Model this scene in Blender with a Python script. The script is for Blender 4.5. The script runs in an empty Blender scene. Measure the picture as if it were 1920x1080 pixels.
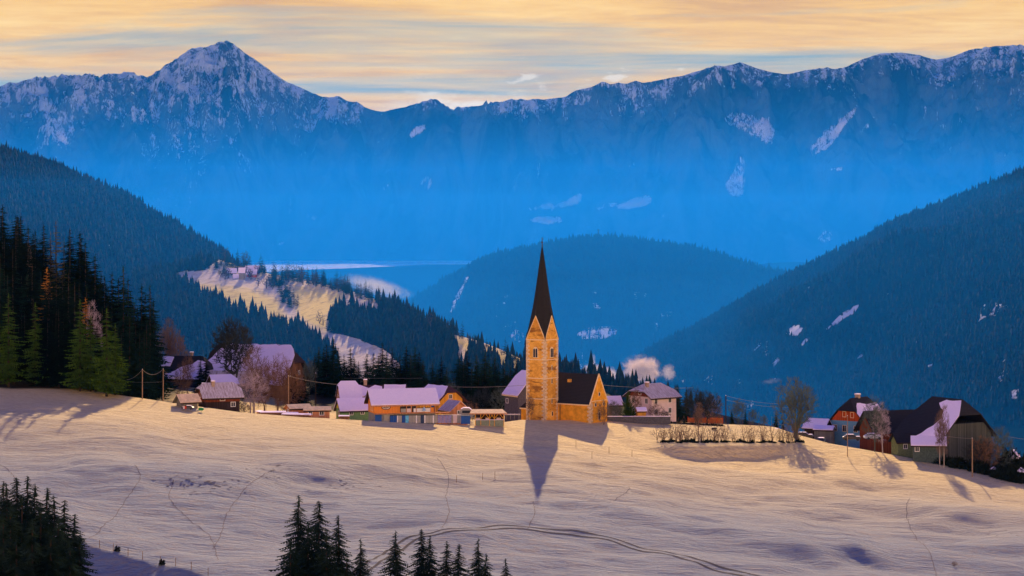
import bpy, math, random
import numpy as np
from mathutils import Vector
HAZE_C, HAZE_D, HAZE_G = (.008, .22, 1), .8e-5, .43
MIST_C, MIST_D, MIST_TOP = (.004, .225, 1), 4.7e-5, 330
R = math.radians
sc = bpy.context.scene
col = sc.collection
# ------------------------------------------------------------ camera
FPX, HZ = 4533.3, 386.0            # focal length in photo pixels, row of the horizon
cam = bpy.data.cameras.new('camera'); cam.lens = 85; cam.sensor_width = 36
cam.shift_y = -(540 - HZ) / 1920; cam.clip_start = 1; cam.clip_end = 80000
camo = bpy.data.objects.new('camera', cam); col.objects.link(camo)
camo.rotation_euler = (R(90), 0, 0); sc.camera = camo
# ------------------------------------------------------------ light
SUN_EL, SUN_AZ = 23.5, 1.2
SUN_STRENGTH, SKY_STRENGTH, EXPOSURE = 4.3, 0.070, 0.80
sc.view_settings.view_transform = 'Standard'; sc.view_settings.look = 'None'
sc.view_settings.gamma = 1; sc.view_settings.exposure = EXPOSURE
sd = Vector((math.sin(R(SUN_AZ)) * math.cos(R(SUN_EL)), math.cos(R(SUN_AZ)) * math.cos(R(SUN_EL)), math.sin(R(SUN_EL))))
sl = bpy.data.lights.new('sun', 'SUN'); sl.energy = SUN_STRENGTH; sl.angle = R(0.5); sl.color = (1, .68, .36)
so = bpy.data.objects.new('sun', sl); col.objects.link(so)
so.rotation_euler = (-sd).to_track_quat('-Z', 'Y').to_euler()

class NT:
    """small helper to write node trees"""
    def __init__(s, tree): s.t = tree; s.n = tree.nodes; s.l = tree.links; s.n.clear()
    def node(s, typ, ins=None, **kw):
        n = s.n.new(typ)
        for k, v in kw.items(): setattr(n, k, v)
        for k, v in (ins or {}).items(): s.put(n.inputs[k], v)
        return n
    def put(s, sock, v):
        if isinstance(v, bpy.types.NodeSocket): s.l.new(v, sock)
        elif isinstance(v, bpy.types.Node): s.l.new(v.outputs[0], sock)
        elif isinstance(v, (tuple, list)) and len(v) == 3 and sock.type == 'RGBA': sock.default_value = (*v, 1)
        else: sock.default_value = v
    def math(s, op, a, b=0.0, c=0.0, clamp=False):
        n = s.n.new('ShaderNodeMath'); n.operation = op; n.use_clamp = clamp
        s.put(n.inputs[0], a); s.put(n.inputs[1], b); s.put(n.inputs[2], c); return n.outputs[0]
    def mix(s, f, a, b, blend='MIX'):
        n = s.n.new('ShaderNodeMix'); n.data_type = 'RGBA'; n.blend_type = blend
        s.put(n.inputs[0], f); s.put(n.inputs[6], a); s.put(n.inputs[7], b); return n.outputs[2]
    def ramp(s, f, stops, interp='LINEAR'):
        n = s.n.new('ShaderNodeValToRGB'); cr = n.color_ramp; cr.interpolation = interp
        while len(cr.elements) < len(stops): cr.elements.new(.5)
        for e, (p, c) in zip(cr.elements, stops):
            e.position = p; e.color = (*c, 1) if isinstance(c, tuple) else (c, c, c, 1)
        s.put(n.inputs[0], f); return n.outputs[0]
    def noise(s, vec, scale, detail=4, rough=.55, dist=0.0):
        n = s.node('ShaderNodeTexNoise', {'Scale': scale, 'Detail': detail, 'Roughness': rough, 'Distortion': dist})
        if vec is not None: s.put(n.inputs['Vector'], vec)
        return n.outputs[0]
    def mapping(s, vec, scale=(1, 1, 1), rot=(0, 0, 0), loc=(0, 0, 0)):
        n = s.node('ShaderNodeMapping', {'Scale': scale, 'Rotation': rot, 'Location': loc}); s.put(n.inputs[0], vec); return n.outputs[0]
    def step(s, x, a, b): return s.node('ShaderNodeMapRange', {0: x, 1: a, 2: b, 3: 0.0, 4: 1.0}, interpolation_type='SMOOTHSTEP').outputs[0]

# the sky: Nishita daylight with layers of sunset cloud over it
CLOUD_K = 1.0 / 2 ** EXPOSURE
world = bpy.data.worlds.new('World'); sc.world = world; world.use_nodes = True
w = NT(world.node_tree)
sky = w.node('ShaderNodeTexSky', sky_type='NISHITA', sun_disc=False, sun_elevation=R(SUN_EL), sun_rotation=R(SUN_AZ), altitude=1000, air_density=1.0, dust_density=.6, ozone_density=3.0)
skyt = w.mix(1.0, sky.outputs[0], (0.62, 0.60, 1.42), 'MULTIPLY')
bgA = w.node('ShaderNodeBackground', {'Color': skyt, 'Strength': SKY_STRENGTH})
dirv = w.node('ShaderNodeTexCoord').outputs['Generated']
sep = w.node('ShaderNodeSeparateXYZ', {0: dirv})
dx, dy, dz = sep.outputs
el = w.math('MULTIPLY', w.math('ARCSINE', dz), 57.2958)              # elevation in degrees
# cloud deck seen in perspective: long flat streaks near the horizon
inv = w.math('DIVIDE', 1.0, w.math('ADD', w.math('ABSOLUTE', dz), .035))
cx = w.math('MULTIPLY', dx, inv); cy = w.math('MULTIPLY', dy, inv)
cv = w.node('ShaderNodeCombineXYZ', {0: cx, 1: cy, 2: 0.0}).outputs[0]
n1 = w.noise(w.mapping(cv, (.42, .75, 1), rot=(0, 0, R(8))), 1.0, 7, .60, .5)
n2 = w.noise(w.mapping(cv, (.35, .30, 1), loc=(3.3, 7.1, 0)), 1.0, 3, .5)
n3 = w.noise(w.mapping(cv, (1.1, 1.5, 1), loc=(1.3, 2.1, 0), rot=(0, 0, R(-5))), 1.0, 6, .62, .3)
orange = w.ramp(n3, [(.30, (.82, .44, .10)), (.50, (1.12, .65, .12)), (.72, (1.30, .86, .24))])
grey = w.ramp(n1, [(.3, (.36, .46, .40)), (.6, (.56, .62, .48))])
cover = w.math('ADD', w.math('MULTIPLY', w.math('SUBTRACT', n1, .5), 4.0), w.ramp(w.math('DIVIDE', el, 8.0), [(0, 1.0), (.27, .85), (.34, .35), (.42, .62), (.52, 1.05), (1, 1.1)]))
cover = w.math('ADD', cover, w.math('MULTIPLY', w.math('SUBTRACT', n2, .5), 1.6), clamp=True)
ccol = w.mix(cover, grey, orange)
ccol = w.mix(w.step(el, 2.6, 1.2), ccol, (1.25, .92, .45))            # creamy glow on the ridges
# little lit cumulus heaps just above the far ridges
nv = w.node('ShaderNodeCombineXYZ', {0: w.math('MULTIPLY', w.math('ARCTAN2', dx, dy), 57.3), 1: 0.0, 2: el}).outputs[0]
n4 = w.noise(w.mapping(nv, (.8, 1, 2.2)), 1.3, 7, .65, .2)
puff = w.math('MULTIPLY', w.step(n4, .56, .66), w.math('MULTIPLY', w.step(el, 1.9, 2.4), w.step(el, 3.7, 3.0)))
puff = w.math('MULTIPLY', puff, w.step(dx, -.06, .02))
ccol = w.mix(w.math('MULTIPLY', puff, .8), ccol, (1.10, .93, .66))
glow = w.math('MULTIPLY', w.math('MULTIPLY', w.step(dx, -.062, -.03), w.step(dx, .015, -.012)), w.math('MULTIPLY', w.step(el, 1.5, 2.1), w.step(w.math('ADD', el, w.math('MULTIPLY', n4, 1.2)), 3.35, 2.9)))
ccol = w.mix(w.math('MULTIPLY', glow, .9), ccol, (1.25, 1.05, .70))
ccol = w.mix(1.0, ccol, (CLOUD_K,) * 3, 'MULTIPLY')
# clouds fill the low sky in front; behind the camera the low sky glows warm, higher up the sky turns to violet blue
lowsky = w.mix(w.step(dy, .25, -.4), w.step(el, 15, 6), w.step(el, 17, 6))
back = w.step(dy, .25, -.4)
ccol = w.mix(back, ccol, (4.2, 2.4, .85))
bgB = w.node('ShaderNodeBackground', {'Color': ccol, 'Strength': 1.0})
mixw = w.node('ShaderNodeMixShader', {0: w.math('MULTIPLY', lowsky, w.math('SUBTRACT', 1.0, w.math('MULTIPLY', back, .25))), 1: bgA.outputs[0], 2: bgB.outputs[0]})
w.node('ShaderNodeOutputWorld', {0: mixw.outputs[0]})
# ------------------------------------------------------------ helpers
def tag(o, label=None, cat=None, group=None, kind=None):
    for k, v in (('label', label), ('category', cat), ('group', group), ('kind', kind)):
        if v: o[k] = v
    return o
def U(px): return (px - 960) / FPX
def V(py): return (py - HZ) / FPX
def at(px, py, Y): return Vector((U(px) * Y, Y, -V(py) * Y))
class MB:
    """collects faces, builds ONE mesh object"""
    def __init__(s): s.v = []; s.f = []; s.m = []
    def add(s, vs, fs, mi=0):
        b = len(s.v); s.v += [tuple(p) for p in vs]; s.f += [tuple(b + i for i in f) for f in fs]; s.m += [mi] * len(fs); return s
    def box(s, x0, x1, y0, y1, z0, z1, mi=0):
        return s.add([(x0, y0, z0), (x1, y0, z0), (x1, y1, z0), (x0, y1, z0), (x0, y0, z1), (x1, y0, z1), (x1, y1, z1), (x0, y1, z1)],
                     [(3, 2, 1, 0), (4, 5, 6, 7), (0, 1, 5, 4), (1, 2, 6, 5), (2, 3, 7, 6), (3, 0, 4, 7)], mi)
    def tube(s, pts, rad, n=5, mi=0, cap=True):
        pts = [Vector(p) for p in pts]
        if not hasattr(rad, '__len__'): rad = [rad] * len(pts)
        b = len(s.v); rings = []
        for i, p in enumerate(pts):
            d = (pts[min(i + 1, len(pts) - 1)] - pts[max(i - 1, 0)]).normalized()
            a = d.cross(Vector((0, 0, 1)) if abs(d.z) < .9 else Vector((1, 0, 0))).normalized(); c = d.cross(a)
            for k in range(n):
                t = 2 * math.pi * k / n; s.v.append(tuple(p + (a * math.cos(t) + c * math.sin(t)) * rad[i]))
        for i in range(len(pts) - 1):
            for k in range(n):
                s.f.append((b + i * n + k, b + i * n + (k + 1) % n, b + (i + 1) * n + (k + 1) % n, b + (i + 1) * n + k)); s.m.append(mi)
        if cap:
            s.f.append(tuple(b + k for k in range(n))[::-1]); s.m.append(mi)
            s.f.append(tuple(b + (len(pts) - 1) * n + k for k in range(n))); s.m.append(mi)
        return s
    def slab(s, polys, t, mi=0):
        """top polygons (shared corners) given thickness t downwards"""
        idx = {}; vs = []
        def ix(p):
            k = tuple(round(c, 4) for c in p)
            if k not in idx: idx[k] = len(vs); vs.append(k)
            return idx[k]
        F = [[ix(p) for p in q] for q in polys]; n = len(vs); edges = {}
        for q in F:
            for a, b in zip(q, q[1:] + q[:1]): edges[(a, b)] = 1
        fs = [tuple(q) for q in F] + [tuple(i + n for i in reversed(q)) for q in F]
        for (a, b) in edges:
            if (b, a) not in edges: fs.append((b, a, a + n, b + n))
        return s.add(vs + [(x, y, z - t) for x, y, z in vs], fs, mi)
    def build(s, name, mats, parent=None, smooth=False):
        me = bpy.data.meshes.new(name); me.from_pydata(s.v, [], s.f)
        for m in (mats if isinstance(mats, (list, tuple)) else [mats]): me.materials.append(m)
        if len(me.materials) > 1: me.polygons.foreach_set('material_index', s.m)
        if smooth: me.polygons.foreach_set('use_smooth', [True] * len(me.polygons))
        me.update(); o = bpy.data.objects.new(name, me); col.objects.link(o); o.parent = parent; return o
def npmesh(name, V_, F_, mats, attrs=None, smooth=True, parent=None):
    me = bpy.data.meshes.new(name); nv, nf, k = len(V_), len(F_), F_.shape[1]
    me.vertices.add(nv); me.vertices.foreach_set('co', np.asarray(V_, np.float32).ravel())
    me.loops.add(nf * k); me.loops.foreach_set('vertex_index', np.asarray(F_, np.int32).ravel())
    me.polygons.add(nf); me.polygons.foreach_set('loop_start', np.arange(0, nf * k, k, dtype=np.int32)); me.polygons.foreach_set('loop_total', np.full(nf, k, np.int32))
    if smooth: me.polygons.foreach_set('use_smooth', np.ones(nf, bool))
    for an, av in (attrs or {}).items():
        a = me.attributes.new(an, 'FLOAT', 'POINT'); a.data.foreach_set('value', np.asarray(av, np.float32).ravel())
    me.materials.append(mats); me.update(calc_edges=True); me.validate()
    o = bpy.data.objects.new(name, me); col.objects.link(o); o.parent = parent; return o
def gridfaces(nr, nc):
    i = np.arange(nr - 1)[:, None] * nc + np.arange(nc - 1)[None, :]
    return np.stack([i, i + 1, i + nc + 1, i + nc], -1).reshape(-1, 4)
def empty(name, loc, rz=0): 
    o = bpy.data.objects.new(name, None); o.empty_display_size = .5; col.objects.link(o); o.location = loc; o.rotation_euler = (0, 0, rz); return o
_kids = {}
def copy_tree(o, parent=None):
    c = o.copy(); col.objects.link(c); c.parent = parent
    if o.name not in _kids: _kids[o.name] = [k for k in o.children]
    for ch in _kids[o.name]: copy_tree(ch, c)
    return c
def vnoise(x, y, seed=0):
    x = np.asarray(x, float); y = np.asarray(y, float)
    xi = np.floor(x).astype(np.int64); yi = np.floor(y).astype(np.int64); xf = x - xi; yf = y - yi
    def h(a, b):
        n = (a * 374761393 + b * 668265263 + seed * 1442695041) & 0xffffffff
        n = ((n ^ (n >> 13)) * 1274126177) & 0xffffffff
        return ((n ^ (n >> 16)) & 0xffff) / 65535.0
    sx = xf * xf * xf * (xf * (xf * 6 - 15) + 10); sy = yf * yf * yf * (yf * (yf * 6 - 15) + 10)
    a = h(xi, yi) * (1 - sx) + h(xi + 1, yi) * sx; b = h(xi, yi + 1) * (1 - sx) + h(xi + 1, yi + 1) * sx
    return a * (1 - sy) + b * sy
def fbm(x, y, seed=0, o=4, ridge=False, g=.5):
    t = 0; a = 1; n = 0
    for i in range(o):
        v = vnoise(x * 2 ** i + 17.3 * i, y * 2 ** i + 9.1 * i, seed + i)
        t = t + a * (1 - np.abs(2 * v - 1) if ridge else v); n += a; a *= g
    return t / n
def sstep(x, a, b): t = np.clip((x - a) / (b - a), 0, 1); return t * t * (3 - 2 * t)
def inpoly(px, py, poly):
    px = np.asarray(px, float); py = np.asarray(py, float); r = np.zeros(px.shape, bool); n = len(poly)
    for i in range(n):
        (x0, y0), (x1, y1) = poly[i], poly[(i + 1) % n]
        if y0 == y1: continue
        c = ((y0 > py) != (y1 > py)) & (px < (x1 - x0) * (py - y0) / (y1 - y0) + x0); r ^= c
    return r
# ------------------------------------------------------------ materials
MATS = {}
def mat(name, fn, rough=.9, spec=.04):
    if name in MATS: return MATS[name]
    m = bpy.data.materials.new(name); m.use_nodes = True; t = NT(m.node_tree)
    b = t.node('ShaderNodeBsdfPrincipled', {'Roughness': rough, 'Specular IOR Level': spec})
    t.node('ShaderNodeOutputMaterial', {0: b.outputs[0]}); t.b = b; t.pos = t.node('ShaderNodeTexCoord').outputs['Object']
    c = fn(t)
    if c is not None: t.put(b.inputs['Base Color'], c)
    m.cycles.emission_sampling = 'NONE'
    MATS[name] = m; return m
def bump(t, h, dist=.1, strength=1.0):
    t.put(t.b.inputs['Normal'], t.node('ShaderNodeBump', {'Height': h, 'Distance': dist, 'Strength': strength}).outputs[0])
def plain(name, c, var=.25, scale=3, rough=.9, spec=.04, b=.02):
    def fn(t):
        n = t.noise(t.pos, scale, 5, .6)
        if b: bump(t, n, b)
        return t.mix(t.ramp(n, [(.3, 0.0), (.7, 1.0)]), tuple(x * (1 - var) for x in c), tuple(min(x * (1 + var), 1) for x in c))
    return mat(name, fn, rough, spec)
def boards(name, c, w_=.25, axis=0, var=.35, dark=.35):
    """vertical boards: each board its own tone, dark joints"""
    def fn(t):
        s = t.node('ShaderNodeSeparateXYZ', {0: t.pos}); q = t.math('DIVIDE', t.math('ADD', s.outputs[0], s.outputs[1]) if axis == 0 else s.outputs[2], w_)
        cell = t.node('ShaderNodeTexWhiteNoise', {'W': t.math('FLOOR', q)}, noise_dimensions='1D').outputs[0]
        fr = t.math('FRACT', q); joint = t.math('LESS_THAN', fr, .12)
        n = t.noise(t.mapping(t.pos, (6, 6, 1) if axis == 0 else (1, 1, 6)), 1.5, 4, .6)
        v = t.math('ADD', t.math('MULTIPLY', cell, .6), t.math('MULTIPLY', n, .6))
        cc = t.mix(v, tuple(x * (1 - var) for x in c), tuple(min(1, x * (1 + var)) for x in c))
        bump(t, t.math('SUBTRACT', n, joint), .03)
        return t.mix(t.math('MULTIPLY', joint, 1 - dark), cc, tuple(x * .25 for x in c))
    return mat(name, fn)
# ------------------------------------------------------------ land
def Wp(px, py):
    u, v = U(px), V(py); Y = 88.7 / (v + .07 - .083 * u); return u * Y, Y
CREST = [(-400, 560), (-113, 541), (-98, 552), (-76, 543), (-60, 538), (-40, 539), (-25, 541), (-8, 546), (2, 560), (20, 568), (34, 574), (63, 580), (74, 564), (95, 548), (113, 531), (400, 500)]
BANKS = [  # photo polyline, height, width, decay
    ([(1215, 838), (1300, 848), (1420, 846), (1512, 840)], 2.4, 4.0, 22),
    ([(860, 925), (1000, 950), (1140, 985), (1320, 1020), (1480, 1050), (1620, 1090)], 1.5, 9, 40),
    ([(1540, 1062), (1600, 1052), (1660, 1070), (1700, 1085)], 2.2, 6, 16),
    ([(480, 905), (640, 900), (800, 910), (930, 930)], 1.5, 12, 40),
    ([(0, 925), (140, 905), (300, 950), (480, 975)], 1.3, 14, 40),
    ([(1700, 1010), (1850, 990), (2000, 1000)], 1.2, 14, 40),
    ([(250, 905), (380, 925), (560, 950)], .8, 6, 20),
    ([(1040, 800), (1200, 832), (1240, 845)], .8, 5, 14),
]
_b = []
for pl, h, wd, L in BANKS:
    P = np.array([Wp(*p) for p in pl]); _b.append((P, h * (1.35 if wd > 6 else 1), wd, L))
_ed = np.array([Wp(*p) for p in [(-200, 930), (150, 1008), (260, 1035), (400, 1078), (520, 1110), (640, 1150)]])
def G(X, Y):
    """height of the ground near the village"""
    X = np.asarray(X, float); Y = np.asarray(Y, float)
    Yc = np.interp(X, [c[0] for c in CREST], [c[1] for c in CREST])
    Yq = np.minimum(Y, Yc)
    z = -88.7 + .07 * Yq - .083 * X
    und = 1.9 * (fbm(X / 55 + 3, Y / 34 + 5, 5, 3) - .5) * 2 + .32 * (fbm(X / 9, Y / 6, 9, 2) - .5) * 2
    z = z + und * 1.6 * sstep(Yc - Y, 6, 60)
    for P, h, wd, L in _b:
        Yb = np.interp(X, P[:, 0], P[:, 1]); win = sstep(X, P[0, 0] - 1, P[0, 0] + 9) * (1 - sstep(X, P[-1, 0] - 9, P[-1, 0] + 1))
        d = Y - Yb; z = z + h * win * sstep(d, -wd * .2, wd) * np.exp(-np.clip(d, 0, None) / L) * (1 - .25 * sstep(d, 0, 2))
        z = z - h * .25 * win * np.exp(-((d + wd * .6) / (wd * .8)) ** 2)
    # bank under the lower left fence
    Ye = np.interp(X, _ed[:, 0], _ed[:, 1]); dd = np.clip(Ye - Y, 0, None); wl = 1 - sstep(X, -32, -12)
    z = z - wl * (np.minimum(dd, 10) * .42 + np.clip(dd - 10, 0, 60) * .12)
    # behind the crest
    d = np.clip(Y - Yc, 0, None)
    H = np.interp(d, [0, 8, 30, 80, 140, 180, 260, 420, 900, 1400, 3000], [0, -1.0, -4.2, -4.6, -5, -7, -20, -62, -190, -250, -260])
    Hr = np.interp(d, [0, 10, 50, 80, 140, 300, 700, 1400, 3000], [0, -.9, -4.2, -9, -25, -75, -200, -260, -260])
    wr = sstep(X, 28, 56); H = H * (1 - wr) + Hr * wr
    Hl = np.interp(d, [0, 10, 60, 110, 170, 320, 900, 1500, 3000], [0, .5, 15, 19, 8, -25, -200, -250, -260])
    wlft = 1 - sstep(X, -110 - d * .12, -86 - d * .06); H = H * (1 - wlft) + Hl * wlft
    z = z + H
    # towards the camera the far side of the hollow climbs to the viewpoint
    t = 1 - sstep(Y, 120, 300); z = z * (1 - t) + t * np.minimum(-3 - .30 * np.clip(Y, 0, 300), z + 60)
    return z
def g(X, Y): return float(G(X, Y))
def hit(px, py, Y0=250, Y1=640):
    Ys = np.arange(Y0, Y1, .5); zz = G(U(px) * Ys, Ys); m = np.nonzero(zz >= -V(py) * Ys)[0]
    Y = Ys[m[0]] if len(m) else Y1; return U(px) * Y, float(Y), float(G(U(px) * Y, Y))

def m_snow(name, grass_sun=0.5, tracks=True):
    def fn(t):
        p = t.pos
        st = t.mapping(p, (.55, 1.9, 1), rot=(0, 0, R(-6)))
        n1 = t.noise(st, .62, 5, .62, .6); n2 = t.noise(t.mapping(p, (.35, .8, 1)), 3.2, 4, .6); big = t.noise(p, .02, 4, .55)
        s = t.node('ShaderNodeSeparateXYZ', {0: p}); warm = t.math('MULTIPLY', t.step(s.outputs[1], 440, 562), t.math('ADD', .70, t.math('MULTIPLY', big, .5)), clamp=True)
        gm = t.math('ADD', t.math('MULTIPLY', warm, .30 * grass_sun), t.math('MULTIPLY', t.math('SUBTRACT', big, .42), 1.1 * grass_sun), clamp=True)
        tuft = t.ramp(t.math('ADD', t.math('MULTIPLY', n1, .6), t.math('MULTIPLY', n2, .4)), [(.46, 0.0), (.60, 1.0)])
        c = t.mix(warm, (.24, .295, .36), (.86, .69, .33))  # warm sunlit crest and dimmed foreground painted into the snow colour
        c = t.mix(t.math('MULTIPLY', tuft, t.math('ADD', gm, .22)), c, (.40, .26, .12))
        n4 = t.noise(t.mapping(p, (.30, 1.5, 1), rot=(0, 0, R(-4))), 1.5, 3, .6, .8)
        n5 = t.noise(t.mapping(p, (.16, .55, 1), rot=(0, 0, R(-8))), 1.0, 5, .62, .4)
        bump(t, t.math('ADD', t.math('ADD', t.math('MULTIPLY', n1, .6), t.math('MULTIPLY', n4, .4)), t.math('ADD', t.math('MULTIPLY', n2, .12), t.math('MULTIPLY', n5, .9))), .95, 1.0)
        lt = t.node('ShaderNodeAttribute', attribute_name='litter').outputs['Fac']
        return t.mix(lt, c, t.mix(n2, (.012, .011, .008), (.05, .045, .035)))
    return mat(name, fn, .9, .05)
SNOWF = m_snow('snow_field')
# near land: one fine sheet, coarse skirt beyond
xs = np.concatenate([np.arange(-560, -130, 12), np.arange(-130, 130, .6), np.arange(130, 700, 12)])
ys = np.concatenate([np.arange(-260, 290, 12), np.arange(290, 380, .6), np.arange(380, 600, .5), np.arange(600, 760, 3), np.arange(760, 3000, 40)])
XX, YY = np.meshgrid(xs, ys); ZZ = G(XX, YY)
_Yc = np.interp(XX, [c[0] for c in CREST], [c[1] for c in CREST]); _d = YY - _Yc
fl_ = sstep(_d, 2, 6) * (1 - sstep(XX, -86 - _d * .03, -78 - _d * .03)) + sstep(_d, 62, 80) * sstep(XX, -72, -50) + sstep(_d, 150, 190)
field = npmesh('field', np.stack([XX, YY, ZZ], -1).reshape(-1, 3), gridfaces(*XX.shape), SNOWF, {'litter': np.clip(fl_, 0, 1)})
tag(field, kind='structure')

# far land: hills given by their crest line against the sky
def curve(pts, px):
    p = np.array(pts, float); return [np.interp(px, p[:, 0], p[:, i]) for i in range(1, p.shape[1])]
HILLTREES = []
def hill(name, ridge, foot, px0, px1, step, rows, shape=1.0, back=(900, 500), relief=0, rs=700, rough=0, seed=1, backrows=6, mat_=None, attrs=None, spur=None):
    px = np.arange(px0, px1 + step, step, float); py, Yr = curve(ridge, px); zf, Yf = curve(foot, px)
    zr = -V(py) * Yr; t = np.linspace(0, 1, rows)[:, None]
    Y = Yf + (Yr - Yf) * t; Z = zf + (zr - zf) * t ** shape; X = U(px) * Y
    env = np.sin(np.pi * np.clip(t, 0, 1) ** 1.5) ** .7
    if relief: 
        n = fbm(X / rs + .4 * vnoise(Y / rs, X / rs, 7), Y / rs * .30, seed, 5, True) - .55
        Z = Z + relief * env * n; Y = Y - relief * env * n * .9
    if rough: Z = Z + rough * (fbm(X / (rs * .12), Y / (rs * .10), seed + 5, 4, True) - .5) * np.clip(env + .05, 0, 1)
    X = U(px) * Y
    tb = np.linspace(0, 1, backrows + 1)[1:, None]
    Yb = Yr + back[0] * tb; Zb = zr - back[1] * tb ** 1.3; Xb = U(px) * Yb
    A = np.stack([np.vstack([X, Xb]), np.vstack([Y, Yb]), np.vstack([Z, Zb])], -1)
    at_ = attrs(A) if attrs else None
    o = npmesh(name, A.reshape(-1, 3), gridfaces(A.shape[0], A.shape[1]), mat_, at_); tag(o, kind='structure'); return A, rows
def proj(A): return 960 + FPX * A[..., 0] / A[..., 1], HZ - FPX * A[..., 2] / A[..., 1]

def forest_floor(name, meadow_c=(.85, .80, .78), floor=(.010, .024, .018), rock=None):
    def fn(t):
        if rock:
            a = t.node('ShaderNodeAttribute', attribute_name='snow').outputs['Fac']
            n = t.noise(t.mapping(t.pos, (1, .5, .28)), .022, 8, .74, .4); n2 = t.noise(t.mapping(t.pos, (1, .4, .14)), .10, 4, .7); n3 = t.noise(t.mapping(t.pos, (1, 1, .6)), .0022, 6, .65)
            q = t.math('ADD', a, t.math('MULTIPLY', t.math('SUBTRACT', n, .5), 1.15)); q = t.math('ADD', q, t.math('MULTIPLY', t.math('SUBTRACT', n2, .5), .65)); q = t.math('ADD', q, t.math('MULTIPLY', t.math('SUBTRACT', n3, .5), 1.0))
            m = t.ramp(q, [(.44, 0.0), (.58, 1.0)]); bump(t, t.math('ADD', n, t.math('MULTIPLY', n2, .4)), 60.0, 1.0)
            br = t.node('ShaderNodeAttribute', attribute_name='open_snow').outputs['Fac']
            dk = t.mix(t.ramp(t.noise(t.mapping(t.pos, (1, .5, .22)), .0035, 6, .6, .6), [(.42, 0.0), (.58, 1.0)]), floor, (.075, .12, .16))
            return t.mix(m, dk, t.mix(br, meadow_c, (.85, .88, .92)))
        a = t.node('ShaderNodeAttribute', attribute_name='snow').outputs['Fac']
        n = t.noise(t.mapping(t.pos, (1, 1, .5)), .02, 7, .68); n2 = t.noise(t.pos, .12, 5, .6)
        m = t.ramp(t.math('ADD', a, t.math('MULTIPLY', t.math('SUBTRACT', n, .5), .9)), [(.46, 0.0), (.56, 1.0)])
        bump(t, n2, 3.0, .6)
        mc = t.mix(n2, meadow_c, tuple(x * .80 for x in meadow_c))
        return t.mix(m, t.mix(n2, floor, tuple(x * 1.8 for x in floor)), mc)
    return mat(name, fn, 1, 0)
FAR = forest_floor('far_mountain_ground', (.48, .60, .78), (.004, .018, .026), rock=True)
HILL = forest_floor('hill_ground', (.80, .80, .86), (.004, .014, .016))
def m_meadow():
    def fn(t):
        a = t.node('ShaderNodeAttribute', attribute_name='snow').outputs['Fac']
        lit = t.node('ShaderNodeAttribute', attribute_name='grass_sun').outputs['Fac']  # golden grass tone that also paints sunlight onto the sunny parts
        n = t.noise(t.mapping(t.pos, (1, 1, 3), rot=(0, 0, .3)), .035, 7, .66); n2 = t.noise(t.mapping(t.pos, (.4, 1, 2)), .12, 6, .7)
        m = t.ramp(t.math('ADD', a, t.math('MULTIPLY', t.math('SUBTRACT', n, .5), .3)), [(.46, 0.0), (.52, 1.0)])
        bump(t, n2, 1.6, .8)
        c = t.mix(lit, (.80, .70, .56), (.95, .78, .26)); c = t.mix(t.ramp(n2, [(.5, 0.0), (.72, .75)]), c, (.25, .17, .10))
        return t.mix(m, (.02, .02, .02), c)
    return mat('meadow_ground', fn, 1, 0)
MEADOW = m_meadow()

# --- far range
RIDGE = [(-400, 260), (-200, 230), (0, 173), (20, 165), (35, 163), (50, 155), (75, 150), (90, 151), (100, 147), (130, 146), (140, 143), (150, 147), (165, 152), (185, 149), (200, 143), (222, 141), (235, 137), (250, 137), (258, 146), (270, 145), (275, 149), (300, 138), (318, 126), (330, 118), (345, 106), (360, 95), (372, 91), (385, 90), (400, 88), (412, 84), (425, 83), (437, 85), (448, 93), (460, 103), (478, 114), (500, 128), (520, 142), (540, 155), (560, 163), (580, 173), (605, 183), (620, 183), (632, 181), (650, 190), (668, 193), (690, 205), (720, 210), (750, 205), (790, 203), (815, 201), (830, 208), (850, 217), (870, 216), (900, 211), (950, 198), (975, 190), (1020, 187), (1060, 182), (1080, 170), (1110, 163), (1130, 153), (1145, 158), (1160, 155), (1175, 158), (1192, 152), (1205, 156), (1240, 150), (1280, 142), (1310, 133), (1330, 130), (1350, 130), (1372, 122), (1388, 117), (1400, 121), (1420, 128), (1440, 134), (1470, 140), (1500, 135), (1530, 132), (1560, 133), (1585, 128), (1620, 112), (1650, 101), (1690, 98), (1720, 103), (1755, 112), (1785, 107), (1810, 96), (1850, 91), (1880, 87), (1900, 87), (1925, 93), (2100, 110), (2400, 200)]
SNOWLINE = [(-400, 250), (0, 250), (60, 300), (120, 255), (180, 190), (260, 240), (330, 290), (380, 325), (430, 265), (500, 225), (560, 245), (620, 235), (660, 225), (700, 212), (900, 213), (1000, 225), (1060, 240), (1110, 215), (1180, 250), (1230, 210), (1290, 175), (1400, 175), (1500, 160), (1600, 165), (1660, 150), (1720, 170), (1790, 235), (1830, 190), (1880, 175), (1920, 210), (2400, 250)]
def ell(cx, cy, rx, ry, a=0, n=10):
    return [(cx + rx * math.cos(q) * math.cos(a) - ry * math.sin(q) * math.sin(a), cy + rx * math.cos(q) * math.sin(a) + ry * math.sin(q) * math.cos(a)) for q in [2 * math.pi * i / n for i in range(n)]]
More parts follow.
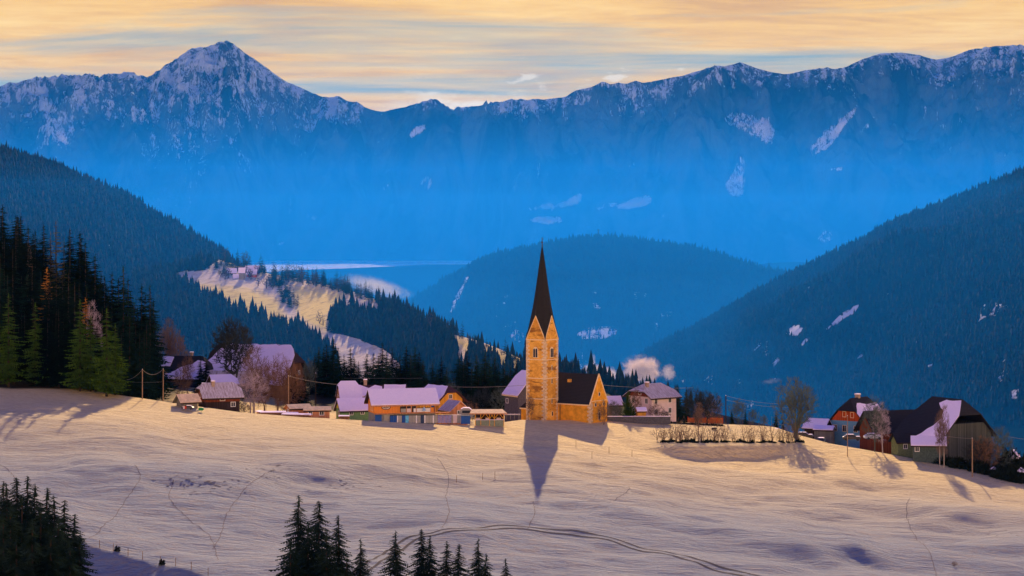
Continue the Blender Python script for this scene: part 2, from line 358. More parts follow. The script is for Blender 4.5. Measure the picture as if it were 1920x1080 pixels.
PATCH = [([(1396, 285), (1397, 368), (1370, 372), (1358, 345), (1372, 320), (1385, 292)], .62), ([(1035, 388), (1060, 375), (1090, 360), (1125, 341), (1092, 366), (1088, 382), (1060, 390)], .8), ([(975, 392), (1035, 382), (1045, 390), (1000, 394)], .7),
    ([(1148, 390), (1190, 368), (1224, 366), (1222, 382), (1180, 393)], .8), ([(1105, 392), (1160, 376), (1155, 388), (1125, 392)], .7), ([(990, 413), (1010, 405), (1050, 406), (1058, 414), (1028, 422)], .9), (ell(800, 342, 13, 16), .55),
    ([(760, 262), (778, 235), (800, 230), (798, 245), (775, 258)], .75), ([(1350, 218), (1380, 205), (1440, 222), (1455, 245), (1448, 275), (1430, 270), (1405, 258), (1370, 240)], .62), ([(1515, 300), (1520, 268), (1560, 230), (1620, 185), (1600, 220), (1560, 275), (1535, 290)], .58),
    ([(1608, 255), (1628, 222), (1650, 220), (1630, 240)], .55), ([(1545, 316), (1580, 310), (1588, 322), (1560, 322)], .6), ([(1505, 385), (1515, 350), (1520, 340), (1516, 375)], .5), (ell(595, 300, 14, 4), .55), (ell(620, 307, 14, 3), .55),
    ([(100, 240), (125, 250), (132, 278), (110, 270)], .6), (ell(725, 350, 12, 4, -.4), .5), (ell(1010, 320, 4, 30), .45), (ell(524, 458, 18, 5, -.1), .6), (ell(340, 397, 18, 4), .5), (ell(590, 410, 22, 10, .4), .42), (ell(970, 350, 18, 14), .42), (ell(1548, 445, 18, 14, -.5), .45),
    (ell(865, 413, 16, 4, -.3), .5), (ell(905, 400, 12, 4), .5), (ell(810, 388, 10, 3), .5), (ell(1240, 405, 20, 4, -.2), .5), (ell(1290, 395, 30, 5), .42), (ell(1690, 285, 8, 8), .5), (ell(1775, 240, 18, 10, .5), .45), (ell(1430, 240, 10, 30, .5), .48), (ell(1885, 290, 20, 5, .8), .5), (ell(1185, 310, 6, 12, .6), .5),
    (ell(490, 256, 16, 5), .5), (ell(715, 265, 14, 6, -.4), .5), (ell(645, 410, 14, 3), .55)]
def softpoly(px, py, poly, val, d=4):
    s = 0
    for ox, oy in ((0, 0), (d, 0), (-d, 0), (0, d), (0, -d)): s = s + inpoly(px + ox, py + oy, poly)
    return s / 5.0 * val
def far_attr(A):
    px, py = proj(A); sl_ = np.interp(px, *np.array(SNOWLINE).T); ry = np.interp(px, *np.array(RIDGE).T)
    depth = np.clip((sl_ - py) / np.clip(sl_ - ry, 25, 200), -3, 1)
    s = .34 + .20 * np.clip(depth * 1.1, -.80, 1)
    s = np.where((px > 640) , s - .07, s)
    streak = fbm(px / 7, py / 45, 31, 3) - .5; s = s + streak * .35 * (depth > -.6)
    for poly, v in PATCH: s = np.maximum(s, softpoly(px, py, poly, v * .93))
    br = np.zeros(px.shape)
    for poly, v in PATCH: br = np.maximum(br, softpoly(px, py, poly, 1) * np.clip((py - 150) / 130, .3, 1))
    return {'snow': s, 'open_snow': br}
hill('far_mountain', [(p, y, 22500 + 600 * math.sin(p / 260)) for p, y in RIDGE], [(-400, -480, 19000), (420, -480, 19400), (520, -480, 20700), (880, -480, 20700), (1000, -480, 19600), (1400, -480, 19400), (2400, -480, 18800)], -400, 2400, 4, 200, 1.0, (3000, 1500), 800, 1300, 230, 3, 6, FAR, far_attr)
# --- valley floor with the far village and fields glowing in the low sun
def m_floor():
    def fn(t):
        n = t.noise(t.mapping(t.pos, (.3, 1, 1)), .0012, 6, .65); n2 = t.noise(t.mapping(t.pos, (1, .5, 1)), .012, 4, .6)
        return t.mix(t.ramp(t.math('ADD', t.math('MULTIPLY', n, .7), t.math('MULTIPLY', n2, .3)), [(.36, 0.0), (.42, 1.0)]), (.05, .06, .05), (1.0, .94, .78))
    return mat('valley_floor', fn)
fl = MB(); fl.add([(-15000, -400, -470), (15000, -400, -470), (15000, 30000, -470), (-15000, 30000, -470)], [(0, 1, 2, 3)]); tag(fl.build('valley_floor', m_floor()), kind='structure')

def zero(A): return {'snow': np.zeros(A.shape[:2])}
def patches(lst, base=0.0, cutoff=0):
    def fn(A):
        px, py = proj(A); s = np.full(px.shape, base)
        for p, v in lst: s = np.maximum(s, softpoly(px, py, p, v, 3))
        s = np.maximum(s, .47 * sstep(fbm(px / 26 + 3, py / 34, 77, 3), .66, .80) * sstep(py, 430, 560))
        return {'snow': s}
    return fn
# low wooded ridge in the valley mist, and a last faint one in the saddle
hill('low_ridge', [(300, 560, 11500), (480, 512, 11500), (560, 506, 11500), (650, 503, 11600), (720, 500, 11700), (800, 496, 11800), (860, 496, 11800), (1000, 494, 11800), (1400, 500, 12000), (1440, 493, 12000), (1500, 491, 12000), (1600, 500, 12000)], [(300, -470, 9800), (1600, -470, 9800)], 300, 1600, 10, 16, 1, (600, 250), 60, 500, 0, 8, 4, HILL, zero)
C_RIDGE = [(560, 640, 8200), (700, 596, 8200), (760, 570, 8100), (800, 545, 8000), (830, 527, 8000), (850, 515, 8000), (880, 499, 8000), (900, 488, 8000), (930, 477, 8000), (960, 470, 7950), (1000, 461, 7900), (1040, 454, 7900), (1080, 447, 7900), (1120, 444, 7900), (1160, 445, 7900), (1200, 449, 7900), (1250, 455, 7850), (1300, 464, 7850), (1350, 477, 7800), (1400, 492, 7800), (1440, 505, 7800), (1480, 512, 7800), (1560, 530, 7800), (1700, 560, 7800), (1900, 620, 7800)]
midA = hill('middle_hill', C_RIDGE, [(560, -470, 5600), (900, -470, 5300), (1300, -470, 5600), (1900, -470, 6000)], 560, 1900, 7, 90, 1.0, (1500, 500), 170, 900, 14, 21, 6, HILL,
    patches([([(838, 590), (850, 560), (878, 510), (886, 505), (870, 545), (852, 585)], .62), (ell(1120, 624, 42, 15, -.1), .56), (ell(970, 630, 14, 16, -.6), .56), (ell(950, 555, 8, 28, .3), .45), (ell(1200, 550, 18, 12, .3), .44), (ell(1250, 590, 18, 8, -.2), .5)]))
R_RIDGE = [(1020, 780, 5600), (1100, 735, 5600), (1180, 690, 5600), (1240, 655, 5500), (1300, 620, 5500), (1380, 572, 5400), (1440, 537, 5300), (1500, 505, 5200), (1550, 481, 5200), (1600, 458, 5100), (1660, 428, 5100), (1720, 401, 5000), (1780, 377, 5000), (1840, 350, 4900), (1900, 326, 4900), (1980, 296, 4800), (2150, 240, 4700), (2400, 180, 4600)]
rightA = hill('right_hill', R_RIDGE, [(1020, -460, 4300), (1300, -420, 3300), (1600, -380, 2400), (2000, -330, 1900), (2400, -300, 1800)], 1020, 2400, 7, 120, 1.0, (1500, 600), 230, 750, 14, 33, 6, HILL,
    patches([([(1540, 620), (1580, 585), (1616, 562), (1612, 578), (1575, 608), (1542, 625)], .66), (ell(1490, 620, 20, 13, -.3), .6), ([(1495, 652), (1515, 628), (1518, 640), (1503, 655)], .62), (ell(1846, 575, 8, 6), .62), (ell(1310, 570, 14, 8), .42), (ell(1665, 550, 8, 12), .5), (ell(1745, 688, 10, 9), .58), (ell(1880, 700, 12, 40, .2), .48), (ell(1840, 470, 6, 6), .5), (ell(1762, 560, 12, 12), .45), (ell(1550, 640, 6, 5), .5), (ell(1900, 740, 14, 20, .2), .50), (ell(1330, 655, 20, 10, -.4), .45)]))
L_RIDGE = [(-300, 190, 4600), (-100, 245, 4500), (0, 279, 4400), (50, 295, 4400), (100, 312, 4400), (150, 333, 4300), (200, 355, 4300), (250, 379, 4300), (300, 408, 4200), (350, 437, 4200), (390, 458, 4100), (415, 474, 4000), (440, 495, 3900), (480, 540, 3800), (520, 600, 3800), (560, 660, 3700)]
leftA = hill('left_hill', L_RIDGE, [(-300, -260, 2200), (200, -330, 2350), (560, -350, 2500)], -300, 560, 6, 110, 1.0, (1200, 500), 150, 600, 10, 44, 6, HILL,
    patches([(ell(178, 422, 4, 6), .62), (ell(250, 440, 14, 4, 1.0), .45), (ell(205, 458, 8, 6), .45), (ell(265, 480, 3, 12), .42)]))
# --- meadow spur with the hamlet, sweeping down behind the village
S_RIDGE = [(250, 516, 3250), (320, 508, 3250), (360, 498, 3250), (410, 487, 3250), (450, 497, 3200), (500, 512, 3150), (550, 520, 3100), (600, 530, 3000), (650, 543, 2900), (700, 560, 2800), (760, 585, 2600), (800, 603, 2500), (840, 622, 2350), (870, 632, 2250), (900, 640, 2150), (940, 656, 2050), (975, 672, 1950), (1010, 686, 1900), (1060, 698, 1850), (1120, 716, 1800), (1200, 738, 1750), (1300, 765, 1700), (1450, 800, 1700)]
M1 = [(325, 514), (345, 508), (380, 508), (412, 486), (430, 488), (470, 500), (500, 512), (550, 520), (600, 528), (650, 543), (700, 558), (720, 578), (705, 586), (685, 584), (640, 574), (624, 585), (616, 600), (625, 625), (660, 632), (720, 655), (760, 690), (740, 735), (640, 735), (636, 680), (610, 645), (570, 620), (500, 600), (440, 578), (380, 552), (335, 528)]
M2 = [(850, 628), (880, 632), (910, 640), (945, 656), (985, 672), (985, 690), (940, 692), (915, 668), (895, 652), (878, 660), (872, 690), (862, 692), (858, 655), (850, 640)]
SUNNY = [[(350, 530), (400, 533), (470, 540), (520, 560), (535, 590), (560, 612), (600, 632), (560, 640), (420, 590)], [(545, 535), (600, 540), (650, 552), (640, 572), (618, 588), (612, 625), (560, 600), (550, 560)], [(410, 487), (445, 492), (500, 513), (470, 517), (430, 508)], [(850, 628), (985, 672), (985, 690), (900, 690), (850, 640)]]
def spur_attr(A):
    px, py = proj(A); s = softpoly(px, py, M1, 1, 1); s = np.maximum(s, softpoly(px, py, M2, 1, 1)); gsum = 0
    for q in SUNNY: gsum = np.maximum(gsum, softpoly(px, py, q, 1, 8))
    return {'snow': s, 'grass_sun': gsum}
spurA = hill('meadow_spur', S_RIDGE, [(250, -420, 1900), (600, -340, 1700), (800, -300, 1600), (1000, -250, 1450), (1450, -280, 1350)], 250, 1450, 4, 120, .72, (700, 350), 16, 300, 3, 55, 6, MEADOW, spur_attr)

# --- forests on the far slopes: thousands of conifers, one mass per slope
def conifer_far(n=5, tiers=2):
    v = []; f = []
    for k in range(tiers):
        z0 = .08 + .38 * k if tiers == 2 else .06 + .27 * k; z1 = [.72, 1.0][k] if tiers == 2 else [.55, .80, 1.0][k]; r = .20 * (1 - .36 * k) if tiers == 2 else .21 * (1 - .28 * k); b = len(v)
        for i in range(n): a = 2 * math.pi * (i + .5 * k) / n; v.append((r * math.cos(a) * (1 + .2 * (i % 2)), r * math.sin(a), z0 - .03 * (i % 2)))
        v.append((0, 0, z1)); f += [(b + i, b + (i + 1) % n, b + n) for i in range(n)]
    return np.array(v), np.array(f)
def crownmat(name, a, b, sc_=.15):
    return mat(name, lambda t: t.mix(t.ramp(t.noise(t.pos, sc_, 3, .6), [(.35, 0.0), (.65, 1.0)]), a, b), .95, .05)
FARFOL = crownmat('far_conifer_needles', (.002, .006, .006), (.012, .022, .014), .012)
SPURFOL = crownmat('spur_conifer_needles', (.003, .010, .008), (.011, .024, .014), .05)
def scatter(name, A, spacing, hmin, hmax, reject, mat_, tiers=2, nn=5, seed=0, ridge_rows=None):
    rng = np.random.default_rng(seed); P = A
    a, b, c, d = P[:-1, :-1], P[:-1, 1:], P[1:, 1:], P[1:, :-1]
    area = (np.linalg.norm(np.cross((b - a), (d - a)), axis=-1)).ravel(); cnt = rng.poisson(area / spacing ** 2)
    idx = np.repeat(np.arange(len(area)), cnt); s = rng.random(len(idx))[:, None]; t = rng.random(len(idx))[:, None]
    a, b, c, d = [q.reshape(-1, 3)[idx] for q in (a, b, c, d)]
    pts = a * (1 - s) * (1 - t) + b * s * (1 - t) + c * s * t + d * (1 - s) * t
    px, py = proj(pts); keep = ~reject(px, py, rng.random(len(px)), pts) & ~((fbm(px / 26 + 3, py / 34, 77, 3) > .70) & (py > 450) & (rng.random(len(px)) < .4)) & (px > -160) & (px < 2080)
    pts = pts[keep]; n = len(pts); h = rng.uniform(hmin, hmax, n) * np.where(rng.random(n) < .12, rng.uniform(1.2, 1.5, n), rng.uniform(.8, 1.05, n)); ang = rng.random(n) * 6.28
    wd = rng.uniform(.8, 1.15, n) * h; V0, F0 = conifer_far(nn, tiers)
    ca, sa = np.cos(ang)[:, None], np.sin(ang)[:, None]
    x = (V0[:, 0] * ca - V0[:, 1] * sa) * wd[:, None] + pts[:, 0:1]; y = (V0[:, 0] * sa + V0[:, 1] * ca) * wd[:, None] + pts[:, 1:2]; z = V0[:, 2] * h[:, None] + pts[:, 2:3] - .5
    VV = np.stack([x, y, z], -1).reshape(-1, 3); FF = (F0[None] + (np.arange(n) * len(V0))[:, None, None]).reshape(-1, 3)
    o = npmesh(name, VV, FF, mat_, smooth=False); print(name, n, 'trees'); return o
def rej_patches(lst):
    def fn(px, py, r, pts):
        k = np.zeros(px.shape, bool)
        for p, v in lst: k |= inpoly(px, py, p) & (r < (v * 1.25))
        return k | (py > 800)
    return fn
tag(scatter('left_hill_forest', leftA[0], 7.2, 10, 16, lambda px, py, r, P: (py > 740) | (r < .1), FARFOL, seed=1), kind='stuff', label='dark conifer forest covering the steep left hill', cat='forest')
tag(scatter('right_hill_forest', rightA[0], 9.0, 9, 14, rej_patches([([(1540, 620), (1580, 585), (1616, 562), (1612, 578), (1575, 608), (1542, 625)], .75), (ell(1490, 620, 20, 13, -.3), .7), (ell(1846, 575, 8, 6), .7), (ell(1745, 688, 10, 9), .5), (ell(1880, 700, 12, 40, .2), .3), (ell(1900, 740, 14, 20, .2), .35)]), FARFOL, seed=2), kind='stuff', label='dark blue conifer forest covering the big hill on the right', cat='forest')
tag(scatter('middle_hill_forest', midA[0], 13, 12, 18, rej_patches([([(838, 590), (850, 560), (878, 510), (886, 505), (870, 545), (852, 585)], .72), (ell(1120, 624, 42, 15, -.1), .5), (ell(970, 630, 14, 16, -.6), .5)]), FARFOL, seed=3), kind='stuff', label='conifer forest covering the rounded hill behind the church spire', cat='forest')
FP = [(624, 585), (640, 576), (690, 588), (720, 584), (700, 558), (1000, 680), (1000, 760), (720, 760), (716, 655), (660, 632), (625, 625), (616, 600)]
def rej_spur(px, py, r, P):
    k = inpoly(px, py, M1) | inpoly(px, py, M2)
    return k | (py > 770)
tag(scatter('spur_forest', spurA[0], 7.0, 11, 19, rej_spur, SPURFOL, tiers=3, nn=6, seed=4), kind='stuff', label='conifer wood around the sunny snow meadow below the hamlet', cat='forest')
# ------------------------------------------------------------ building materials
def m_roofsnow():
    def fn(t):
        n = t.noise(t.mapping(t.pos, (1, 1, 1)), 1.3, 5, .6); bump(t, n, .12)
        return t.mix(n, (.80, .70, .92), (.92, .82, 1.0))
    return mat('roof_snow', fn, .8, .1)
RSNOW = m_roofsnow()
def m_frost():
    def fn(t):
        s = t.node('ShaderNodeSeparateXYZ', {0: t.pos}); q = t.math('FRACT', t.math('MULTIPLY', s.outputs[0], 1.4))
        n = t.noise(t.mapping(t.pos, (3, .5, .5)), 1.6, 5, .65)
        f = t.math('ADD', t.math('MULTIPLY', t.math('LESS_THAN', q, .15), .35), t.ramp(n, [(.35, 0.0), (.65, .8)]), clamp=True)
        return t.mix(f, (.72, .66, .70), (.30, .22, .18))
    return mat('frosted_roof', fn, .8, .1)
FROST = m_frost()
def m_tanroof():
    return plain('thin_snow_on_tan_roof', (.80, .60, .36), .2, 1.2)
TANROOF = m_tanroof()
def m_shingle(name, c):
    def fn(t):
        s = t.node('ShaderNodeSeparateXYZ', {0: t.pos}); q = t.math('FRACT', t.math('MULTIPLY', s.outputs[2], 3.2)); n = t.noise(t.pos, 1.1, 6, .7); n2 = t.noise(t.pos, 9, 3, .6)
        v = t.math('ADD', t.math('MULTIPLY', n, .6), t.math('MULTIPLY', n2, .5)); bump(t, t.math('ADD', q, n2), .06)
        return t.mix(t.math('LESS_THAN', q, .16), t.mix(v, tuple(x * .55 for x in c), tuple(x * 1.6 for x in c)), tuple(x * .4 for x in c))
    return mat(name, fn, .8, .15)
SHING = m_shingle('dark_shingle', (.022, .022, .026)); SPIRE = m_shingle('spire_shingle', (.022, .021, .021)); BROWNROOF = m_shingle('brown_shingle', (.06, .028, .04))
def m_church():
    def fn(t):
        n = t.noise(t.pos, .55, 6, .68, .4); n2 = t.noise(t.pos, 2.6, 6, .68); n3 = t.noise(t.mapping(t.pos, (.5, .5, 2.2)), .35, 5, .65, .5)
        c = t.mix(t.ramp(n, [(.32, 0.0), (.68, 1.0)]), (.55, .24, .028), (.92, .52, .10))
        c = t.mix(t.ramp(n2, [(.52, 0.0), (.70, .75)]), c, (.34, .135, .022)); c = t.mix(t.ramp(n3, [(.53, 0.0), (.62, .85)]), c, (.22, .085, .02))
        bump(t, n2, .05); return c
    return mat('ochre_plaster', fn, .9, .1)
OCHRE = m_church()
def m_quoin():
    def fn(t):
        v = t.node('ShaderNodeTexVoronoi', {0: t.mapping(t.pos, (1, 1, 1.6)), 'Scale': 1.7}).outputs['Color']
        n = t.noise(t.pos, 3, 4, .6); s = t.node('ShaderNodeSeparateColor', {0: v}).outputs[0]
        return t.mix(t.math('ADD', t.math('MULTIPLY', s, .6), t.math('MULTIPLY', n, .5)), (.42, .24, .10), (.85, .68, .44))
    return mat('corner_stone', fn, .9, .1)
QUOIN = m_quoin(); NAVEW = plain('nave_plaster', (.72, .34, .032), .30, .8)
TRIM = plain('pale_trim', (.80, .62, .36), .15)
GLASS = mat('window_glass', lambda t: (.02, .028, .04), .12, .6)
WHITE = plain('white_paint', (.78, .76, .74), .08); DKWOOD = boards('dark_timber', (.045, .030, .028)); BRWOOD = boards('red_brown_timber', (.20, .055, .026)); GREYWOOD = boards('grey_weathered_timber', (.20, .19, .17), .3)
BARNW = boards('barn_timber', (.07, .078, .070), .35, var=.55); ORWOOD = boards('orange_timber', (.80, .28, .055), .22, var=.15); YELWOOD = boards('yellow_timber', (.72, .36, .05), .25); HUTWOOD = boards('hut_timber', (.52, .24, .12), .3)
BARNBR = boards('brown_barn_timber', (.13, .07, .05), .35, var=.5); REDW = boards('red_timber', (.50, .085, .02), .25)
PINK = plain('pale_pink_render', (.72, .58, .56), .08, 1.5); BLUEW = plain('blue_render', (.16, .36, .50), .1); GREENW = plain('green_render', (.17, .33, .15), .15); DBLUE = plain('dark_blue_render', (.045, .07, .13), .2); YELG = plain('yellow_green_render', (.50, .48, .06), .1)
CHIM = plain('chimney_render', (.36, .27, .20), .2, 4); CONC = plain('grey_concrete', (.22, .22, .22), .2, 2); BLUEP = plain('blue_paint', (.03, .10, .34), .12, 2); GREYW = plain('grey_render', (.34, .33, .30), .15, 1)
METAL = plain('dark_metal', (.05, .05, .055), .2, rough=.5); RED = plain('red_paint', (.45, .05, .02), .1)
POLE = plain('pole_timber', (.30, .20, .12), .3, 2); BARK = plain('bark', (.06, .045, .035), .4, 3); BIRCHB = plain('birch_bark', (.50, .42, .34), .5, 2.5)

# ------------------------------------------------------------ house builder
def roof_surf(L, W, e, r, oh, og, hipl, hipr):
    """top faces of a (half-)hipped roof; ridge along x. hip = share of the gable kept (1 plain gable, 0 full hip)"""
    p = (r - e) / (W / 2); hy = W / 2 + oh; ez = e - p * oh; X0, X1 = -L / 2 - og, L / 2 + og
    def end(x, h, sg):
        zh = ez + (r - ez) * h; yh = hy * (1 - h); a = (r - zh) / max(p, .3) * .8
        return zh, yh, x + sg * a
    zl, yl, xl = end(X0, hipl, 1); zr, yr, xr = end(X1, hipr, -1)
    A, B = (xl, 0, r), (xr, 0, r); F = []
    for s in (-1, 1):
        q = [(X0, s * hy, ez), (X1, s * hy, ez)]
        if hipr < 1 and hipr > 0: q.append((X1, s * yr, zr))
        q += [B, A]
        if hipl < 1 and hipl > 0: q.append((X0, s * yl, zl))
        F.append(q if s < 0 else q[::-1])
    if hipr < 1: F.append([(X1, -yr, zr), (X1, yr, zr), B])
    if hipl < 1: F.append([(X0, yl, zl), (X0, -yl, zl), A])
    return F, p, ez, hy
def window(parent, face, L, W, x, z, w_=.9, h=1.2, frame=None, arch=False, glass=None):
    """face f front (-y), b back, l left end, r right end; x along the face seen from outside, z of its foot"""
    def P(a, d, zz):
        if face == 'f': return (a, -W / 2 - d, zz)
        if face == 'b': return (-a, W / 2 + d, zz)
        if face == 'l': return (-L / 2 - d, -a, zz)
        return (L / 2 + d, a, zz)
    def plate(m, a0, a1, z0, z1, d0, d1):
        v = [P(a, d, zz) for d in (d0, d1) for zz in (z0, z1) for a in (a0, a1)]
        m.add(v, [(0, 1, 3, 2), (4, 6, 7, 5), (0, 4, 5, 1), (2, 3, 7, 6), (0, 2, 6, 4), (1, 5, 7, 3)])
    def archplate(m, a0, a1, z0, z1, d0, d1):
        c = (a0 + a1) / 2; rr = (a1 - a0) / 2; zz = z1 - rr
        out = [(a0, z0), (a1, z0)] + [(c + rr * math.cos(q), zz + rr * 1.25 * math.sin(q)) for q in [math.pi * i / 8 for i in range(9)]]
        n = len(out); m.add([P(a, d0, b) for a, b in out] + [P(a, d1, b) for a, b in out], [tuple(range(n))[::-1], tuple(range(n, 2 * n))] + [(i, (i + 1) % n, n + (i + 1) % n, n + i) for i in range(n)])
    pl = archplate if arch else plate; m = MB(); t_ = .13
    if arch: pl(m, x - w_ / 2 - t_, x + w_ / 2 + t_, z - t_, z + h + t_, -.1, .05)
    else:
        for q in ((x - w_ / 2 - t_, x - w_ / 2, z - t_, z + h + t_), (x + w_ / 2, x + w_ / 2 + t_, z - t_, z + h + t_), (x - w_ / 2, x + w_ / 2, z - t_, z), (x - w_ / 2, x + w_ / 2, z + h, z + h + t_)): plate(m, *q, -.1, .07)
        plate(m, x - .03, x + .03, z, z + h, .015, .05)
    fo = m.build('window', frame or WHITE, parent); m = MB(); pl(m, x - w_ / 2, x + w_ / 2, z, z + h, -.05, .075 if arch else .012); m.build('pane', glass or GLASS, fo); return fo
def house(name, label, cat, corner, rot, L, W, e, r, wall, roofm, oh=.7, og=.7, hip=(1, 1), side='l', base_py=None, base=None, upper=None, zsplit=None, snow=None, snowm=None, chim=(), wins=(), group=None, down=4, snow_t=.2, gable=None, thick=.22, trim=None):
    """corner = (px, Y) of the near corner; side says which front corner that is"""
    a = R(rot); px, Y = corner; cxl = -L / 2 if side == 'l' else L / 2
    vx, vy = cxl * math.cos(a) + W / 2 * math.sin(a), cxl * math.sin(a) - W / 2 * math.cos(a)
    z = base if base is not None else (-V(base_py) * Y if base_py else g(U(px) * Y, Y))
    root = empty(name, (U(px) * Y - vx, Y - vy, z), a); tag(root, label, cat, group)
    F, p, ez, hy = roof_surf(L, W, e, r, oh, og, *hip)
    def wz(yy): return r - p * abs(yy) - thick - .02
    def body(z0, z1, name_, m_, grow=0):
        """wall volume between heights, gables cut by the roof"""
        b = MB(); h = W / 2 + grow; l2 = L / 2 + grow
        prof = []
        ytop = max(0, (r - thick - .02 - z1) / p) if z1 > wz(h) else h
        if z1 <= wz(h): prof = [(-h, z0), (h, z0), (h, z1), (-h, z1)]
        elif z0 >= wz(h):
            y0_ = (r - thick - .02 - z0) / p; prof = [(-y0_, z0), (y0_, z0)] + ([(ytop, z1), (-ytop, z1)] if ytop > .05 else [(0, wz(0))])
        else: prof = [(-h, z0), (h, z0), (h, wz(h))] + ([(ytop, z1), (-ytop, z1)] if ytop > .05 else [(0, wz(0))]) + [(-h, wz(h))]
        n = len(prof); b.add([(-l2, y, zz) for y, zz in prof] + [(l2, y, zz) for y, zz in prof], [tuple(range(n))[::-1], tuple(range(n, 2 * n))] + [(i, (i + 1) % n, n + (i + 1) % n, n + i) for i in range(n)])
        return b.build(name_, m_, root)
    zh = ez + (r - ez) * min(hip[0], hip[1], 1) - thick
    top = min(r, zh) if min(hip) < 1 else r + 1
    if zsplit: body(-down, zsplit, 'wall', wall); body(zsplit, top, 'upper_wall', upper, .06)
    else: body(-down, max(top, e - .1), 'wall', wall)
    rf = MB().slab(F, thick).build('roof', roofm, root)
    for s in (-1, 1): MB().box(-L / 2 - og + .02, L / 2 + og - .02, s * (hy + .02) - .05, s * (hy + .02) + .05, ez - .3, ez - .02).build('eave_board', trim or DKWOOD, rf)
    rng = random.Random(len(label or '') * 7 + int(px))
    def rp(s, x, f, up=0): yy = hy * (1 - f); return (x, s * yy, ez + p * (hy - yy) + up)
    if snow == 'all':
        G2 = []; S = MB()
        for q in F:
            c = Vector([sum(v[i] for v in q) / len(q) for i in range(3)])
            G2.append([tuple(Vector(v) + Vector((0, 0, snow_t + .01))) for v in q])
        S.slab(G2, snow_t).build('roof_snow', snowm or RSNOW, rf)
    elif snow:
        S = MB()
        for s, poly in snow:
            # ragged outline
            out = []
            for (x0, f0), (x1, f1) in zip(poly, poly[1:] + poly[:1]):
                n = max(1, int(math.hypot((x1 - x0), (f1 - f0) * W / 2) / 1.1))
                for i in range(n): k = i / n; out.append((x0 + (x1 - x0) * k + (rng.uniform(-.18, .18) if i else 0), min(max(f0 + (f1 - f0) * k + (rng.uniform(-.025, .025) if i else 0), -.0), 1)))
            q = [rp(s, x, f, snow_t + .01) for x, f in out]
            if s > 0: q = q[::-1]
            S.slab([q], snow_t)
        S.build('roof_snow', snowm or RSNOW, rf)
    for (x, y, h, w_) in chim:
        zz = r - p * abs(y); c = MB().box(x - w_ / 2, x + w_ / 2, y - w_ / 2, y + w_ / 2, zz - 1, zz + h); c.box(x - w_ / 2 - .1, x + w_ / 2 + .1, y - w_ / 2 - .1, y + w_ / 2 + .1, zz + h, zz + h + .15)
        co = c.build('chimney', CHIM, rf); MB().box(x - w_ / 2 - .08, x + w_ / 2 + .08, y - w_ / 2 - .08, y + w_ / 2 + .08, zz + h + .15, zz + h + .33).build('chimney_snow', RSNOW, rf)
    for wn in wins:
        kw = wn[5] if len(wn) > 5 else {}; window(root, wn[0], L, W, wn[1], wn[2], wn[3], wn[4], **kw)
    return root
def bx(parent, name, m, *b): 
    return MB().box(*b).build(name, m, parent)

# ------------------------------------------------------------ church
cz = -49.35; CA = -35.5
T0 = Vector((U(1022) * 563, 563, cz)); a_ = R(CA); ax = Vector((math.cos(a_), math.sin(a_), 0)); ay = Vector((-math.sin(a_), math.cos(a_), 0))
TW = 5.35; church = empty('church', tuple(T0 - ax * TW / 2 + ay * TW / 2), a_)   # local frame: tower centre; T0 is its +x -y corner
tag(church, 'medieval ochre church with tall dark pointed spire standing at the edge of the snowy field', 'church')
h2 = TW / 2; EH = 18.1; GH = 5.5; SH = 40.2
tw = MB().box(-h2, h2, -h2, h2, -3, EH)
for s in ((1, 0), (-1, 0), (0, 1), (0, -1)):            # four gables, solid wedges
    n = Vector((s[0], s[1], 0)); tq = Vector((-s[1], s[0], 0)); c = n * h2
    A, B, C = c - tq * h2 + Vector((0, 0, EH)), c + tq * h2 + Vector((0, 0, EH)), c + Vector((0, 0, EH + GH)); k = n * -.35
    tw.add([A, B, C, A + k, B + k, C + k], [(0, 1, 2), (5, 4, 3), (0, 3, 4, 1), (1, 4, 5, 2), (2, 5, 3, 0)])
twr = tw.build('tower', OCHRE, church)
for sx in (-1, 1):
    for sy in (-1, 1):
        z = -2; i = 0; q = MB()
        while z < EH - .2:
            l1, l2 = (.95, .55) if i % 2 else (.55, .95); c0, c1 = sx * h2, sy * h2
            q.box(min(c0 - sx * l1, c0 + sx * .03), max(c0 - sx * l1, c0 + sx * .03), min(c1 + sy * .03, c1 - sy * .12), max(c1 + sy * .03, c1 - sy * .12), z, z + .46)
            q.box(min(c0 + sx * .034, c0 - sx * .12), max(c0 + sx * .034, c0 - sx * .12), min(c1 - sy * l2, c1 + sy * .026), max(c1 - sy * l2, c1 + sy * .026), z, z + .46)
            z += .47; i += 1
        q.build('corner_stones', QUOIN, twr)
for z, o_ in ((EH - .12, .10), (EH - 4.75, .06), (9.0, .06), (4.2, .05)):
    co = MB()
    for b in ((-h2 - o_, h2 + o_, -h2 - o_, -h2 + .1), (-h2 - o_, h2 + o_, h2 - .1, h2 + o_), (-h2 - o_, -h2 + .1, -h2 + .1, h2 - .1), (h2 - .1, h2 + o_, -h2 + .1, h2 - .1)): co.box(*b, z, z + .2)
    co.build('cornice', TRIM, twr)
for s in ((1, 0), (0, -1), (-1, 0), (0, 1)):
    n = Vector((s[0], s[1], 0)); tq = Vector((-s[1], s[0], 0)); c = n * (h2 + .02)
    MB().tube([c + tq * sg * (h2 + .05) + Vector((0, 0, EH + (GH + .1) * (1 - abs(sg)))) for sg in (-1, 0, 1)], .13, 4).build('gable_coping', TRIM, twr)
sp = MB(); ring = []
for i in range(4):
    cxy = [(h2, -h2), (h2, h2), (-h2, h2), (-h2, -h2)][i]; gxy = [(h2, 0), (0, h2), (-h2, 0), (0, -h2)][i]
    ring.append((cxy[0] * 1.05, cxy[1] * 1.05, EH - .15)); ring.append((gxy[0] * .97, gxy[1] * .97, EH + GH))
